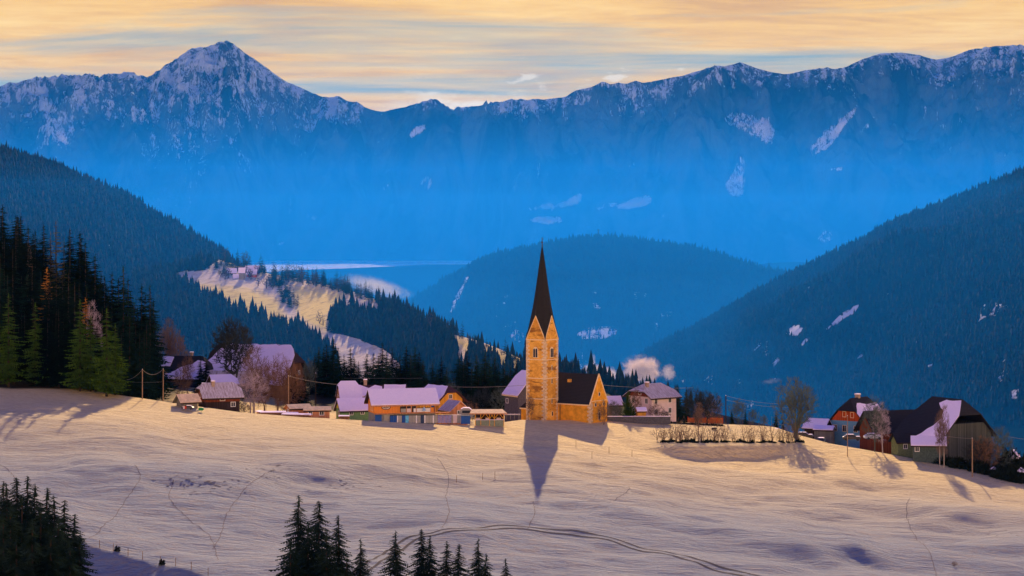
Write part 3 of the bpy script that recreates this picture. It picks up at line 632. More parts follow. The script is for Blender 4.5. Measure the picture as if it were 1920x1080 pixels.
# the faces sag slightly towards the tip, as the real spire does
lv = [ring]; zt = SH
for k in (.16, .34, .55, .78, .96):
    rr = []
    for i, (x, y, z) in enumerate(ring):
        zz = z + (zt - z) * k; f = (1 - k) ** 1.0 * (1 - .10 * math.sin(math.pi * k)); 
        f *= 1 - (.10 if i % 2 == 0 else -.03) * min(1, k * 2.2); rr.append((x * f, y * f, zz))
    lv.append(rr)
vs = [p for rr in lv for p in rr] + [(0, 0, zt)]; fs = []
for j in range(5):
    for i in range(8): fs.append((j * 8 + i, j * 8 + (i + 1) % 8, j * 8 + 8 + (i + 1) % 8, j * 8 + 8 + i))
fs += [(40 + i, 40 + (i + 1) % 8, 48) for i in range(8)]; sp.add(vs, fs)
spire = sp.build('spire', SPIRE, church)
rb = MB()
for i in range(0, 8): rb.tube([lv[j][i] for j in range(6)] + [(0, 0, zt)], [.07] * 6 + [.03], 4)
rb.build('hip_ribs', SPIRE, spire)
fn_ = MB().tube([(0, 0, zt - .6), (0, 0, zt + 1.9)], [.16, .05], 6); fn_.tube([(0, 0, zt + .35), (0, 0, zt + .6), (0, 0, zt + .85)], [.05, .28, .05], 8); fn_.box(-.45, .45, -.04, .04, zt + 1.35, zt + 1.45)
fn_.build('spire_cross', METAL, spire)
for x, y in ((h2, 0), (0, -h2), (-h2, 0), (0, h2)): MB().tube([(x, y, EH + GH + a) for a in (-.1, .5, .7, .9, 1.5)], [.08, .05, .14, .05, .03], 6).build('gable_finial', METAL, spire)
for f in 'fr':
    so_ = MB(); 
    fr = window(church, f, TW, TW, 0, EH - 4.1, 1.25, 2.1, TRIM, True, TRIM)
    for xx in (-.32, .32): window(church, f, TW + .16, TW + .16, xx, EH - 4.1, .50, 1.98, TRIM, True)
for z in (11.0, 7.9, 3.2): window(church, 'r', TW, TW, .1, z, .30, 1.0, TRIM, True)
window(church, 'r', TW, TW, .3, .3, .42, .9, TRIM, True); 
# nave, placed by its near corner
N0 = Vector((U(1107) * 562, 562, cz)); inv_ = church.rotation_euler.to_matrix().transposed(); Nl = inv_ @ (N0 - Vector(church.location))
NL, NW, NE, NR = 12.2, 7.1, 3.8, 10.0
nv = empty('nave', (Nl.x - NL / 2, Nl.y + NW / 2, 0)); nv.parent = church
F, p_, ez, hy = roof_surf(NL, NW, NE, NR, .35, .0, 1, 1)
pr = [(-NW / 2, -3), (NW / 2, -3), (NW / 2, NE - .1), (0, NR - .1), (-NW / 2, NE - .1)]; MB().add([(-NL / 2, y, z) for y, z in pr] + [(NL / 2 - .03, y, z) for y, z in pr], [(4, 3, 2, 1, 0), (5, 6, 7, 8, 9)] + [(i, (i + 1) % 5, 5 + (i + 1) % 5, 5 + i) for i in range(5)]).build('nave_wall', NAVEW, nv)
MB().slab(F, .2).build('nave_roof', SHING, nv)
MB().box(-NL / 2, NL / 2, -hy - .05, -hy + .12, ez - .32, ez - .06).build('eave_board', TRIM, nv)
c = MB(); 
for sg in (-1, 1): c.tube([(NL / 2 + .03, sg * (hy + .05), ez - .1), (NL / 2 + .03, 0, NR + .1)], .16, 4)
c.box(NL / 2 - .04, NL / 2 + .05, -NW / 2 + .5, NW / 2, NE - .05, NE + .12); c.build('gable_coping', TRIM, nv)
c = MB(); z = -2; i = 0
while z < NE - .3: c.box(NL / 2 - (.9 if i % 2 else .5), NL / 2 + .03, -NW / 2 - .03, -NW / 2 + (.8 if i % 2 else 1.1), z, z + .46); z += .47; i += 1
MB().box(-NL / 2 + 3.6, -NL / 2 + 3.75, -NW / 2 - .05, -NW / 2 + .1, -2, NE - .3).build('downpipe', METAL, nv); c.build('corner_stones', QUOIN, nv)
for f, x, z, w_, h_ in (('r', .2, 5.0, .5, .7), ('r', -1.4, 2.6, .55, .7), ('r', 2.0, 2.7, .5, .6)): window(nv, f, NL, NW, x, z, w_, h_, TRIM, True)
dr = window(nv, 'r', NL, NW, .2, -.5, .8, 1.6, TRIM, True, DKWOOD); dr.name = 'door'
hs_ = MB().box(-1.2, -.5, -2.3, -1.6, 8.0, 8.7).build('roof_hatch', OCHRE, nv)
# sacristy on the far left side
sx_ = house('annex', None, None, (977, 574), CA, 7, 5, 1.9, 4.6, NAVEW, SHING, .3, .2, (.0, 1), 'l', base=cz - .1, trim=TRIM)
MB().box(-1.4, 1.4, .0, 3.0, 1, 5.3).build('annex_gable', NAVEW, sx_); 
mw = sx_.matrix_basis.copy(); sx_.parent = church; sx_.matrix_basis = church.matrix_basis.inverted() @ mw

# ------------------------------------------------------------ village houses
# farm on the left
house('farmhouse', 'dark timber farmhouse with snow patches on its roof beside the left forest', 'house', (378, 640), -16, 13.2, 9.5, 4.6, 9.6, DBLUE, SHING, 1.0, 1.0, (.45, .45), 'r', base_py=738, upper=DKWOOD, zsplit=3.0,
      snow=[(-1, [(-7.2, .10), (-4.5, .0), (6.6, .05), (7.2, .3), (6.4, .72), (4, .80), (2.6, .62), (.5, .55), (-1.5, .35), (-4, .22), (-7, .2)]), (-1, [(-7.4, .55), (-3.4, .55), (-3.2, .92), (-6.2, .92)])],
      chim=[(1.5, .4, 1.2, .7)], wins=[('f', -4.5, .6, 1.0, 1.2), ('f', -1.5, .6, 1.0, 1.2), ('f', 2.0, .6, 1.0, 1.2), ('f', -4, 3.3, 1.0, 1.0), ('r', 0, 3.4, 1, 1.1), ('r', -2.3, 3.4, .9, 1.1)])
house('big_barn', 'huge brown barn with a snow covered half-hipped roof behind the bare lime tree', 'barn', (528, 636), -20, 22.5, 15.5, 3.6, 12.6, BARNBR, DKWOOD, 1.0, 1.4, (.78, .55), 'r', base_py=740, snow=[(-1, [(-12.4, .02), (3.2, .02), (3.4, -.0), (12.5, .0), (12.4, .75), (10.4, .99), (-8.4, .99), (-12.4, .55)]), (1, [(-12, .1), (12, .1), (10, .97), (-8, .97)])],
      wins=[('f', -8, 1, 1.2, 1), ('f', -4, 1, 1.2, 1), ('r', -3, 4.5, .9, 1.1), ('r', 3, 4.5, .9, 1.1)])
house('barn_wing', 'long low barn wing with patchy snow roof running left from the huge barn', 'barn', (478, 626), -10, 15, 7, 2.9, 6.1, DBLUE, SHING, .8, .4, (1, 1), 'r', base_py=742, snow=[(-1, [(-7.6, .1), (-3, .05), (7.6, .1), (7.6, .95), (-7.6, .95)])], snowm=FROST, wins=[('f', -4, .8, 1.0, 1.0), ('f', 0, .8, 1.0, 1.0)])
house('woodshed', 'small shed with purple snow roof tucked behind the brown chalet', 'shed', (402, 590), 24, 5.6, 4.6, 2.6, 4.3, DKWOOD, DKWOOD, .7, .6, (1, .5), 'l', base_py=738, snow='all', wins=[('f', .5, .6, .8, .9)])
house('chalet', 'brown timber chalet with frosted roof and two chimneys at the crest of the field', 'house', (385, 549), 22, 8.0, 6.4, 2.9, 5.4, DKWOOD, DKWOOD, .9, .9, (.6, .55), 'l', base_py=765, upper=BRWOOD, zsplit=1.3, snow='all', snowm=FROST, snow_t=.1, chim=[(-1.6, -.8, .9, .7), (-3.0, 1.6, .9, .8)],
      wins=[('l', -.8, 2.2, .75, .95, {'glass': BLUEP}), ('l', .9, 2.2, .6, .7), ('f', 0, 1.6, 1.0, .7), ('f', 2.5, .2, .9, .9)])
house('plank_shed', 'small open grey plank shed with a thin snow roof at the field edge', 'shed', (343, 537), 32, 3.6, 3.4, 1.5, 2.9, GREYWOOD, GREYWOOD, .4, .8, (1, 1), 'l', base_py=765, snow='all', snowm=TANROOF, snow_t=.08)
house('timber_hut', 'low wooden hut with a flat sloping tan roof behind the log piles', 'hut', (545, 556), 24, 4.8, 3.6, 1.9, 2.6, HUTWOOD, HUTWOOD, .4, .4, (1, 1), 'l', base_py=781, snow='all', snowm=TANROOF, snow_t=.08, wins=[('l', 0, .9, .6, .6)])
house('timber_hut', 'low wooden hut with dark windows joined to the right of the sloping hut', 'hut', (572, 553), 6, 5.6, 3.4, 1.75, 2.35, HUTWOOD, HUTWOOD, .35, .4, (1, 1), 'l', base_py=783, snow='all', snowm=TANROOF, snow_t=.08, wins=[('f', -1.6, .7, .8, .8), ('f', 1.0, .6, .9, .9)])
house('green_house', 'little green and yellow house with purple snow roof beside the orange restaurant', 'house', (640, 556), 22, 6.6, 3.8, 2.0, 4.1, GREENW, DKWOOD, .5, .5, (1, 1), 'l', base_py=783, upper=YELG, zsplit=2.0, snow='all', wins=[('f', -.9, .6, .75, .8), ('f', 1.8, .7, .75, .8), ('l', 0, .4, .9, .9)])
house('red_house', 'red house with a steep purple snow roof behind the little green house', 'house', (639, 585), 12, 5.0, 7.0, 3.8, 7.4, RED, DKWOOD, .4, .3, (.75, .6), 'l', base_py=775, snow='all', upper=HUTWOOD, zsplit=2.5, wins=[('l', 0, 3.0, .8, 1.0), ('l', -2, 3.0, .8, 1.0)])
house('long_house', 'long low house with a broken snow roof in front of the spruces', 'house', (676, 600), 2, 11.0, 6.5, 3.8, 6.8, DBLUE, BROWNROOF, .6, .5, (1, 1), 'l', base_py=775, snow=[(-1, [(-5.9, .25), (-.2, .2), (-.2, .85), (-2, .95), (-3.5, .75), (-5.9, .97)]), (-1, [(.2, .25), (5.8, .3), (5.7, .98), (.3, .98)])], chim=[(-4.4, .3, 1.4, .8)], wins=[('f', 3, 1, 1, 1)])
house('brown_roof_house', 'house with a dark brown ridge and small chimney right behind the orange restaurant', 'house', (690, 568), 4, 10.0, 6.0, 3.6, 6.2, YELWOOD, BROWNROOF, .8, .8, (.7, .8), 'l', base_py=787, snow=[(-1, [(-5.6, .02), (-3.5, .0), (5.6, .0), (5.6, .4), (3.5, .45), (1.5, .15), (-1, .10), (-4, .22), (-5.6, .25)])], chim=[(1.6, -.5, .7, .6)], wins=[('f', 0, 1, 1, 1)])
house('yellow_gable_house', 'yellow chalet with a wide brown half-hipped gable facing the field', 'house', (822, 580), -52, 9.5, 7.2, 4.4, 7.4, YELWOOD, BROWNROOF, 1.0, 1.0, (.65, .65), 'r', base_py=783, snow=[(-1, [(-5.2, .05), (5.3, .05), (5.3, .5), (4, .95), (-4, .95)])], wins=[('f', 3.2, 4.0 - .9, .7, .8), ('f', 1.8, 3.1, .7, .8), ('f', .2, 3.1, .7, .8), ('f', -1.4, 3.1, .7, .8), ('r', 0, 4.4, .8, .9)], trim=BROWNROOF)
# the orange restaurant
rs_ = house('restaurant', 'orange timber restaurant with a snowy roof, oval sign and long open balcony', 'restaurant', (702, 545), 15, 14.1, 6.6, 4.35, 7.0, CONC, DKWOOD, .75, .9, (1, 1), 'l', base_py=791, upper=ORWOOD, zsplit=1.85, snow='all', wins=[('l', 1.7, 2.4, .5, 1.5, {'frame': TRIM}), ('l', .3, 2.4, .5, 1.3, {'frame': TRIM}), ('l', -1.2, 2.4, .5, 1.3, {'frame': TRIM})], trim=HUTWOOD)
sg = MB()
def oval(m, cx_, cz_, rx_, rz_, y0, y1, mi=0, n=24):
    o = [(cx_ + rx_ * math.cos(2 * math.pi * i / n), cz_ + rz_ * math.sin(2 * math.pi * i / n)) for i in range(n)]
    m.add([(x, y0, z) for x, z in o] + [(x, y1, z) for x, z in o], [tuple(range(n)), tuple(range(n, 2 * n))[::-1]] + [(i, n + i, n + (i + 1) % n, (i + 1) % n) for i in range(n)], mi)
oval(sg, -4.4, 3.2, 1.05, .52, -3.46, -3.3); sgo = sg.build('sign', DKWOOD, rs_); m = MB(); oval(m, -4.4, 3.2, .88, .38, -3.50, -3.4); m.build('sign_board', PINK, sgo)
m = MB()
for i, (x, z, w_, h_) in enumerate([(-4.95, 3.16, .16, .2), (-4.72, 3.2, .12, .26), (-4.5, 3.18, .14, .18), (-4.28, 3.22, .12, .26), (-4.08, 3.18, .14, .18), (-3.88, 3.2, .12, .24), (-4.6, 3.42, .3, .08), (-4.2, 3.42, .2, .08), (-4.4, 2.95, .5, .06)]): m.box(x - w_ / 2, x + w_ / 2, -3.54, -3.49, z - h_ / 2, z + h_ / 2)
m.build('sign_lettering', DKWOOD, sgo)
bx(rs_, 'veranda_shade_panel', plain('veranda_shadow', (.05, .04, .04), .3), -1.15, 6.95, -3.42, -3.30, 2.0, 4.25)  # dark panel painted as the shade inside the open balcony
for x0, x1, m_ in ((-1.0, .2, GREYW), (.4, 1.3, PINK), (1.5, 1.9, DKWOOD), (1.95, 2.5, WHITE), (2.6, 5.8, WHITE)): bx(rs_, 'balustrade', m_, x0, x1, -3.6, -3.5, 2.0, 2.85)
m = MB()
for i in range(9): m.box(2.7 + i * .36, 2.98 + i * .36, -3.47, -3.43, 3.0, 4.15)
m.build('wall_boarding', YELWOOD, rs_)
for x in (.3, 1.4, 2.55, 5.9, 6.9): bx(rs_, 'post', HUTWOOD, x - .09, x + .09, -3.66, -3.5, 1.95, 4.3)
bx(rs_, 'banner', BLUEP, 6.0, 6.6, -3.62, -3.52, 3.1, 4.2); bx(rs_, 'banner', ORWOOD, 6.0, 6.6, -3.64, -3.54, 2.0, 3.0)
bx(rs_, 'balcony_floor', HUTWOOD, -7.1, 10.5, -4.0, -3.32, 1.72, 1.9)
bx(rs_, 'garage_door', BLUEP, -6.9, -5.4, -3.40, -3.28, -.3, 1.6); bx(rs_, 'garage_door', GREYW, -4.9, -2.6, -3.41, -3.28, -.3, 1.6); 
tb_ = empty('sun_umbrella', tuple(Vector(rs_.matrix_basis @ Vector((4.3, -3.9, 1.9))))); tag(tb_, 'folded pale blue sun umbrella on the restaurant balcony', 'umbrella'); MB().tube([(0, 0, 0), (0, 0, 1.2)], .03, 5).build('pole', METAL, tb_); MB().tube([(0, 0, .45), (0, 0, .75), (0, 0, 1.35)], [.5, .3, .03], 8).build('canopy', plain('pale_blue_cloth', (.3, .5, .75)), tb_)
# panel fence along the terrace, each panel a part
fp = empty('panel_fence', tuple(rs_.location), R(6)); tag(fp, 'long fence of blue, grey and white panels below the restaurant balcony', 'fence'); rng = random.Random(5)
cols = [BLUEP, BLUEP, WHITE, GREYW, BLUEP, plain('light_blue_paint', (.15, .5, .75)), GREYW, GREYW, WHITE, GREYW, DBLUE, WHITE, GREYW, GREYW, WHITE, GREYW, plain('violet_grey_paint', (.25, .23, .42)), plain('violet_grey_paint', (.25, .23, .42)), plain('violet_grey_paint', (.25, .23, .42)), plain('violet_grey_paint', (.25, .23, .42))]
x = -2.9
for i, c_ in enumerate(cols):
    w_ = .35 if c_ in (WHITE,) else .78; bx(fp, 'panel', c_, x, x + w_ - .06, -4.2, -4.1, -.4, 1.35); x += w_
bx(fp, 'top_rail', METAL, -2.9, x, -4.25, -4.05, 1.36, 1.5)
for i in range(7): bx(fp, 'post', METAL, -2.95 + i * 2.2, -2.87 + i * 2.2, -4.08, -3.98, -.8, 1.36)
house('small_chalet', 'small timber chalet gable with frosted roof right of the restaurant', 'hut', (846, 556), -58, 4.4, 4.4, 1.9, 3.7, HUTWOOD, HUTWOOD, .6, .6, (1, 1), 'r', base_py=783, snow='all', snowm=FROST, snow_t=.08, wins=[('r', 0, .8, 1.0, .7)])
# grey container panels, blue container, domed trailer
def boxthing(name, label, cat, px, Y, rot, parts, base_py=None, group=None):
    z = -V(base_py) * Y if base_py else g(U(px) * Y, Y); r_ = empty(name, (U(px) * Y, Y, z), R(rot)); tag(r_, label, cat, group)
    for pn, m_, b in parts: bx(r_, pn, m_, *b)
    return r_
boxthing('screen_fence', 'pale grey screen fence between the panel fence and the blue container', 'fence', 853, 548, 3, [('panel', GREYW, (-1.3, -.45, -.05, .05, -.5, 1.3)), ('panel', PINK, (-.4, .45, -.05, .05, -.5, 1.3)), ('panel', GREYW, (.5, 1.3, -.05, .05, -.5, 1.3)), ('rail', WHITE, (-1.35, 1.35, -.08, .08, 1.31, 1.42))] + [('post', WHITE, (x - .05, x + .05, -.12, -.06, -.6, 1.45)) for x in (-1.36, 1.36)], 789)
ct = boxthing('container', 'bright blue storage container beside the open kiosk', 'container', 873, 548, 2, [('body', BLUEP, (-1.05, 1.05, -.9, .9, -.4, 1.35)), ('lid', DBLUE, (-1.1, 1.1, -.95, .95, 1.36, 1.48)), ('door', BLUEP, (-.9, -.05, -.94, -.9, -.2, 1.2)), ('door', BLUEP, (.05, .9, -.94, -.9, -.2, 1.2))], 791)
tr = empty('caravan', (U(874) * 553, 553, -V(785) * 553)); tag(tr, 'rounded caravan with snow on its dome behind the blue container', 'caravan')
prf = [(-1.5, .5), (1.5, .5), (1.55, 1.3), (1.3, 2.0), (.7, 2.4), (-.5, 2.45), (-1.2, 2.1), (-1.55, 1.4)]; n = len(prf)
MB().add([(x, -.9, z) for x, z in prf] + [(x, .9, z) for x, z in prf], [tuple(range(n)), tuple(range(n, 2 * n))[::-1]] + [(i, n + i, n + (i + 1) % n, (i + 1) % n) for i in range(n)]).build('body', GREYW, tr)
bx(tr, 'window', GLASS, -.9, .9, -.94, -.86, 1.35, 1.95); MB().slab([[(1.25, -.95, 2.15), (1.25, .95, 2.15), (.7, .95, 2.55), (.7, -.95, 2.55)][::-1], [(.7, -.95, 2.55), (.7, .95, 2.55), (-.5, .95, 2.62), (-.5, -.95, 2.62)][::-1], [(-.5, -.95, 2.62), (-.5, .95, 2.62), (-1.2, .95, 2.28), (-1.2, -.95, 2.28)][::-1]], .12).build('roof_snow', RSNOW, tr)
for s in (-.6, .6): MB().tube([(s, -.95, .3), (s, -.75, .3)], .32, 12).build('wheel', METAL, tr)
# open kiosk
ks = empty('kiosk', (U(917) * 548, 548, -V(794) * 548), R(2)); tag(ks, 'open wooden kiosk with flat snowy roof and crossed braces in front of the trees', 'kiosk')
rf = MB().slab([[(-4.5, -1.3, 2.35), (4.1, -1.3, 2.35), (3.2, 1.9, 3.0), (-3.9, 1.9, 3.0)]], .16).build('roof', HUTWOOD, ks); MB().slab([[(-4.4, -1.2, 2.47), (4.0, -1.2, 2.47), (3.1, 1.8, 3.1), (-3.8, 1.8, 3.1)]], .09).build('roof_snow', TANROOF, rf)
bx(ks, 'lower_wall', plain('grey_green_boards', (.20, .24, .18)), -3.1, 3.3, -.9, -.8, -.6, .85); bx(ks, 'back_wall', DKWOOD, -3.1, 3.3, 1.5, 1.6, -.6, 2.6)
bx(ks, 'counter', RSNOW, -3.2, 3.4, -1.0, -.5, .86, .95)
for x in (-3.1, -1.9, .1, 1.2, 3.3): bx(ks, 'post', YELWOOD, x - .07, x + .07, -.98, -.84, -.5, 2.2)
for x0, x1 in ((-1.9, -1.1), (.1, -.7), (.1, .7), (1.2, .55), (1.2, 1.9), (3.3, 2.5)): MB().tube([(x0, -.9, 1.1 + .9 * 0), (x1, -.9, 2.1)] if x0 > x1 else [(x0, -.9, 1.1), (x1, -.9, 2.1)], .06, 4).build('brace', YELWOOD, ks)
for x in (-2.5, -.3, 2.2): bx(ks, 'bench', PINK, x - .5, x + .5, .2, .6, .3, 1.25)
# houses near the church
house('priest_house', 'grey house with steep purple snow roof half hidden left of the church tower', 'house', (972, 600), -58, 6.5, 9.5, 5.0, 10.2, plain('dark_grey_render', (.12, .11, .12)), DKWOOD, .5, .5, (.75, 1), 'r', base_py=776, snow='all', wins=[('r', 0, 2.0, .8, 1.0), ('f', -2, 2.4, .9, 1.0), ('r', 2.4, 2.0, .9, 1.0)], trim=TRIM)
house('hut', 'tiny snow roofed hut just right of the church gable', 'hut', (1143, 588), 20, 3.2, 3.2, 2.3, 3.9, GREYWOOD, GREYWOOD, .4, .4, (1, 1), 'l', base_py=775, snow='all')
house('pink_house', 'pale pink two-storey house with frosted half-hipped roof right of the church', 'house', (1222, 583), 38, 7.9, 8.6, 5.3, 7.9, PINK, DKWOOD, .9, 1.1, (.45, .45), 'l', base_py=784, upper=BRWOOD, zsplit=5.0, snow='all', snowm=FROST, snow_t=.1, chim=[(-2.6, -1.0, .9, .7)],
      wins=[('f', -2.6, 3.4, .85, 1.15), ('f', 1.9, 3.5, .85, 1.15), ('f', -2.6, .8, .85, 1.15), ('f', 1.9, 1.0, .85, 1.15), ('l', 2.4, 3.4, .9, 1.15), ('l', -2.4, 3.4, .9, 1.15), ('l', -2.2, .8, .9, 1.1), ('l', 0, 5.6 - .2, .8, .9)])
house('garden_shed', 'little yellow garden shed with snow roof in front of the pink house', 'shed', (1196, 572), 12, 2.0, 1.8, 1.6, 2.2, YELWOOD, HUTWOOD, .2, .25, (1, 1), 'l', base_py=783, snow='all')
house('snow_roof_shed', 'low dark shed with a snowy roof between the big bare tree and the red house', 'shed', (1545, 594), -30, 5.2, 4.4, 1.5, 3.3, DKWOOD, DKWOOD, .5, .5, (1, 1), 'r', base_py=813, snow='all', down=5)
house('lean_to', 'low lean-to with snow covered roof attached right of the dark shed', 'shed', (1560, 592), -18, 4.4, 3.4, 1.2, 1.9, GREYWOOD, GREYWOOD, .3, .3, (1, 1), 'r', base_py=815, snow='all', down=5)
house('red_blue_house', 'house with blue ground floor, red timber gable and dark half-hipped roof', 'house', (1622, 592), 52, 10.5, 9.6, 3.6, 9.0, BLUEW, SHING, .8, 1.0, (.55, .55), 'l', base_py=818, upper=REDW, zsplit=3.5, down=6,
      snow=[(-1, [(-6.2, .05), (6.0, .05), (6.0, .72), (2, .7), (-3, .78), (-6.2, .45)])], chim=[(0, .3, .9, 1.0)],
      wins=[('l', -1.0, 4.5, .8, 1.2, {'frame': TRIM}), ('l', 1.2, 4.4, .8, 1.2, {'frame': TRIM}), ('l', -1.0, .9, .9, 1.4, {'frame': TRIM}), ('l', 2.2, .9, .9, 1.4, {'frame': TRIM}), ('l', 4.0, .9, .5, .8, {'frame': TRIM}), ('l', -3.6, .9, .9, 1.4, {'frame': TRIM})])
house('great_barn', 'large weathered barn with dark snow-patched roof at the right end of the village', 'barn', (1769, 551), -58, 15, 14.6, 4.4, 11.9, BARNW, SHING, 1.1, 1.0, (.40, .62), 'r', base_py=850, down=9,
      snow=[(-1, [(-.5, .0), (8.4, .0), (8.4, .6), (5.9, .95), (1.1, .93), (-.5, .84), (2.4, .68), (3.6, .5), (2.6, .28)])], wins=[('f', 1, 1.6, 1.0, 1.0)])
house('barn_porch', 'low green-grey cart shed with snow roof built against the great barn', 'shed', (1712, 547), -8, 7.0, 4.5, 2.1, 3.6, plain('grey_green_planks', (.07, .10, .09), .3), GREYWOOD, .5, .5, (1, 1), 'l', base_py=850, down=7, snow='all', wins=[('f', -2.6, .5, .8, .9)])
house('cart_shed', 'low dark cart shed with a tiny lit window left of the great barn', 'shed', (1684, 556), 14, 3.6, 4.0, 2.4, 4.0, plain('mossy_wall', (.16, .20, .10), .3), SHING, .5, .6, (1, 1), 'l', base_py=846, down=7, wins=[('f', 0, .6, .8, .9)])
house('timber_wing', 'brown timber wing with wide dark roof between the red house and the great barn', 'barn', (1642, 574), 20, 12.5, 8, 2.6, 6.6, BRWOOD, SHING, .9, 1.2, (1, 1), 'l', base_py=825, down=6, snow=[(-1, [(2, .0), (5.6, .0), (5.6, .35), (2.4, .3)])])
# far hamlet above the meadow
for i, (px, py, L_, W_, rot, wl, sn, lb) in enumerate([(441, 511, 26, 16, 8, DKWOOD, None, 'dark long farm building at the top of the hamlet above the meadow'), (459, 509, 22, 14, -10, DKWOOD, 'all', 'chalet with snow roof highest right in the hamlet above the meadow'),
        (427, 514, 14, 11, 12, DBLUE, 'all', 'snow roofed farmhouse leftmost in the hamlet above the meadow'), (463, 516, 15, 10, -5, REDW, 'all', 'small reddish house with white windows in the hamlet'), (438, 525, 14, 10, 6, GREYWOOD, 'all', 'small grey hut with snow roof lowest in the hamlet'), (448, 513, 9, 7, 0, GREYWOOD, 'all', 'tiny snow roofed hut between the two hamlet farms')]):
    house('mountain_farm', lb, 'farm', (px, 3150 - i * 12), rot, L_ * .8, W_ * .8, 5, 10, wl, SHING, 1, 1, (1, 1), 'l', base_py=py + 4, down=12, snow=sn, group='farms of the hamlet', snow_t=.4, wins=[('f', -L_ * .2, 2, 1.6, 1.6), ('f', L_ * .2, 2, 1.6, 1.6)])
# lookout tower on the wooded hill
lt = empty('lookout_tower', tuple(at(1122, 446, 7900))); tag(lt, 'tiny lookout tower on top of the wooded hill behind the church', 'tower'); MB().tube([(0, 0, -4), (0, 0, 24)], [3.2, 2.4], 6).build('shaft', DKWOOD, lt); MB().tube([(0, 0, 24), (0, 0, 28)], [4, 3.4], 6).build('platform', DKWOOD, lt)
# ------------------------------------------------------------ trees
def needles(name, a, b, c=None):
    def fn(t):
        n = t.noise(t.pos, 14, 4, .65); o = t.node('ShaderNodeObjectInfo').outputs['Random']
        x = t.mix(t.ramp(n, [(.35, 0.0), (.68, 1.0)]), a, b)
        return t.mix(t.math('MULTIPLY', o, .5), x, c or tuple(q * .6 for q in a))
    return mat(name, fn, 1, 0)
ND = needles('dark_spruce_needles', (.004, .009, .006), (.013, .027, .012)); NG = needles('green_spruce_needles', (.020, .058, .008), (.13, .23, .025))
NV = needles('village_spruce_needles', (.007, .020, .012), (.026, .058, .028)); NF = needles('near_spruce_needles', (.005, .014, .009), (.036, .062, .036)); NL_ = needles('larch_needles', (.10, .07, .02), (.20, .16, .05)); NO = needles('orange_larch_needles', (.42, .17, .02), (.65, .30, .04))
TRUNK = plain('conifer_bark', (.045, .032, .022), .3, 4)
def conifer_mesh(name, seed, levels=26, per=8, rw=.19, m=ND, droop=.35, seg=5, gap=.12, sparse=.0, bw=.34):
    """unit-height conifer: whorls of drooping boughs, each a spine with pairs of side twigs"""
    rng = np.random.default_rng(seed); v = []; f = []
    tot = levels * per
    for q_ in range(tot):
            t = min(.999, (q_ + rng.random() * 6) / tot) ** 1.12; z = gap * .6 + (1 - gap * .6) * t
            rad = rw * (1 - t) ** .80 + .008
            if t < .10: rad *= .7 + 3 * t
            if rng.random() < t * .45: continue
            k = 0; a0 = q_ * 2.39996; nb = 1
            if rng.random() < sparse: continue
            a = a0 + rng.uniform(-.3, .3); r = rad * rng.uniform(.45, 1.2); ca, sa = math.cos(a), math.sin(a); d = droop * r * rng.uniform(.7, 1.3); zz = z + rng.uniform(-.022, .022) * (1 - t)
            def pt(s, off, dz=0): # s along bough
                x = r * s; h = zz - d * s ** 1.6 + .18 * r * s ** 4; return (x * ca - off * sa, x * sa + off * ca, h + dz)
            for j in range(seg):
                s0 = .08 + .92 * j / seg; s1 = .08 + .92 * (j + 1) / seg; wv = r * bw * (1.08 - s0) * rng.uniform(.7, 1.3) + .003
                for sg in (-1, 1):
                    b = len(v); v += [pt(s0, 0), pt(min(s1 + .10, 1.03), sg * wv, -rng.uniform(.1, .75) * wv), pt(s1, 0)]; f.append((b, b + 1, b + 2))
                b = len(v); v += [pt(s0, .0), pt(s0 + .06, .002, -wv * rng.uniform(.5, 1.1)), pt(s1, 0)]; f.append((b, b + 1, b + 2))
    b = len(v)      # leader
    v += [(-.006, 0, .95), (.006, 0, .95), (0, .006, .95), (0, 0, 1.0)]; f += [(b, b + 1, b + 3), (b + 1, b + 2, b + 3), (b + 2, b, b + 3)]
    me = bpy.data.meshes.new(name); me.from_pydata([tuple(float(c) for c in q) for q in v], [], f); me.materials.append(m); me.update(); return me
def trunk_mesh(name, r=.012, m=TRUNK):
    t = MB().tube([(0, 0, -.08), (0, 0, .3), (.002, 0, .96)], [r, r * .75, r * .15], 6); o = t.build(name, m); me = o.data; bpy.data.objects.remove(o); return me
TR = trunk_mesh('trunk')
CON = {'dark': [conifer_mesh('crown', 10 + i, 34, 11, .17 + .015 * (i % 3), ND) for i in range(4)], 'green': [conifer_mesh('crown', 20 + i, 28, 10, .18 + .02 * (i % 2), NG) for i in range(3)],
       'village': [conifer_mesh('crown', 30 + i, 32, 10, .165 + .02 * (i % 3), NV) for i in range(4)], 'fine': [conifer_mesh('crown', 40 + i, 62, 17, .19 + .02 * (i % 3), NF, seg=7, droop=.55, bw=.22) for i in range(4)],
       'larch': [conifer_mesh('crown', 50 + i, 24, 6, .15, NL_, droop=.15, sparse=.35) for i in range(2)], 'orange': [conifer_mesh('crown', 60, 26, 9, .17, NO, droop=.2)],
       'thin': [conifer_mesh('crown', 70 + i, 24, 6, .11, NV, sparse=.3) for i in range(2)], 'column': [conifer_mesh('crown', 80, 30, 12, .22, NG, droop=-.6, gap=.03)]}
trng = random.Random(77)
ORD = ['first', 'second', 'third', 'fourth', 'fifth', 'sixth', 'seventh', 'eighth', 'ninth', 'tenth', 'eleventh', 'twelfth']
def ordinals(rows, zones, fmt):
    """a label for each tree: which one it is from the left, within a stretch named by a landmark"""
    out = {}
    for (a, b, name) in zones:
        inz = sorted([r_ for r_ in rows if a <= r_[0] < b], key=lambda r_: r_[0])
        for i, r_ in enumerate(inz): out[r_[:2]] = fmt.format(o=ORD[min(i, 11)], z=name, s='tall' if (i == 0 or r_[1] <= inz[i - 1][1]) else 'shorter')
    return out
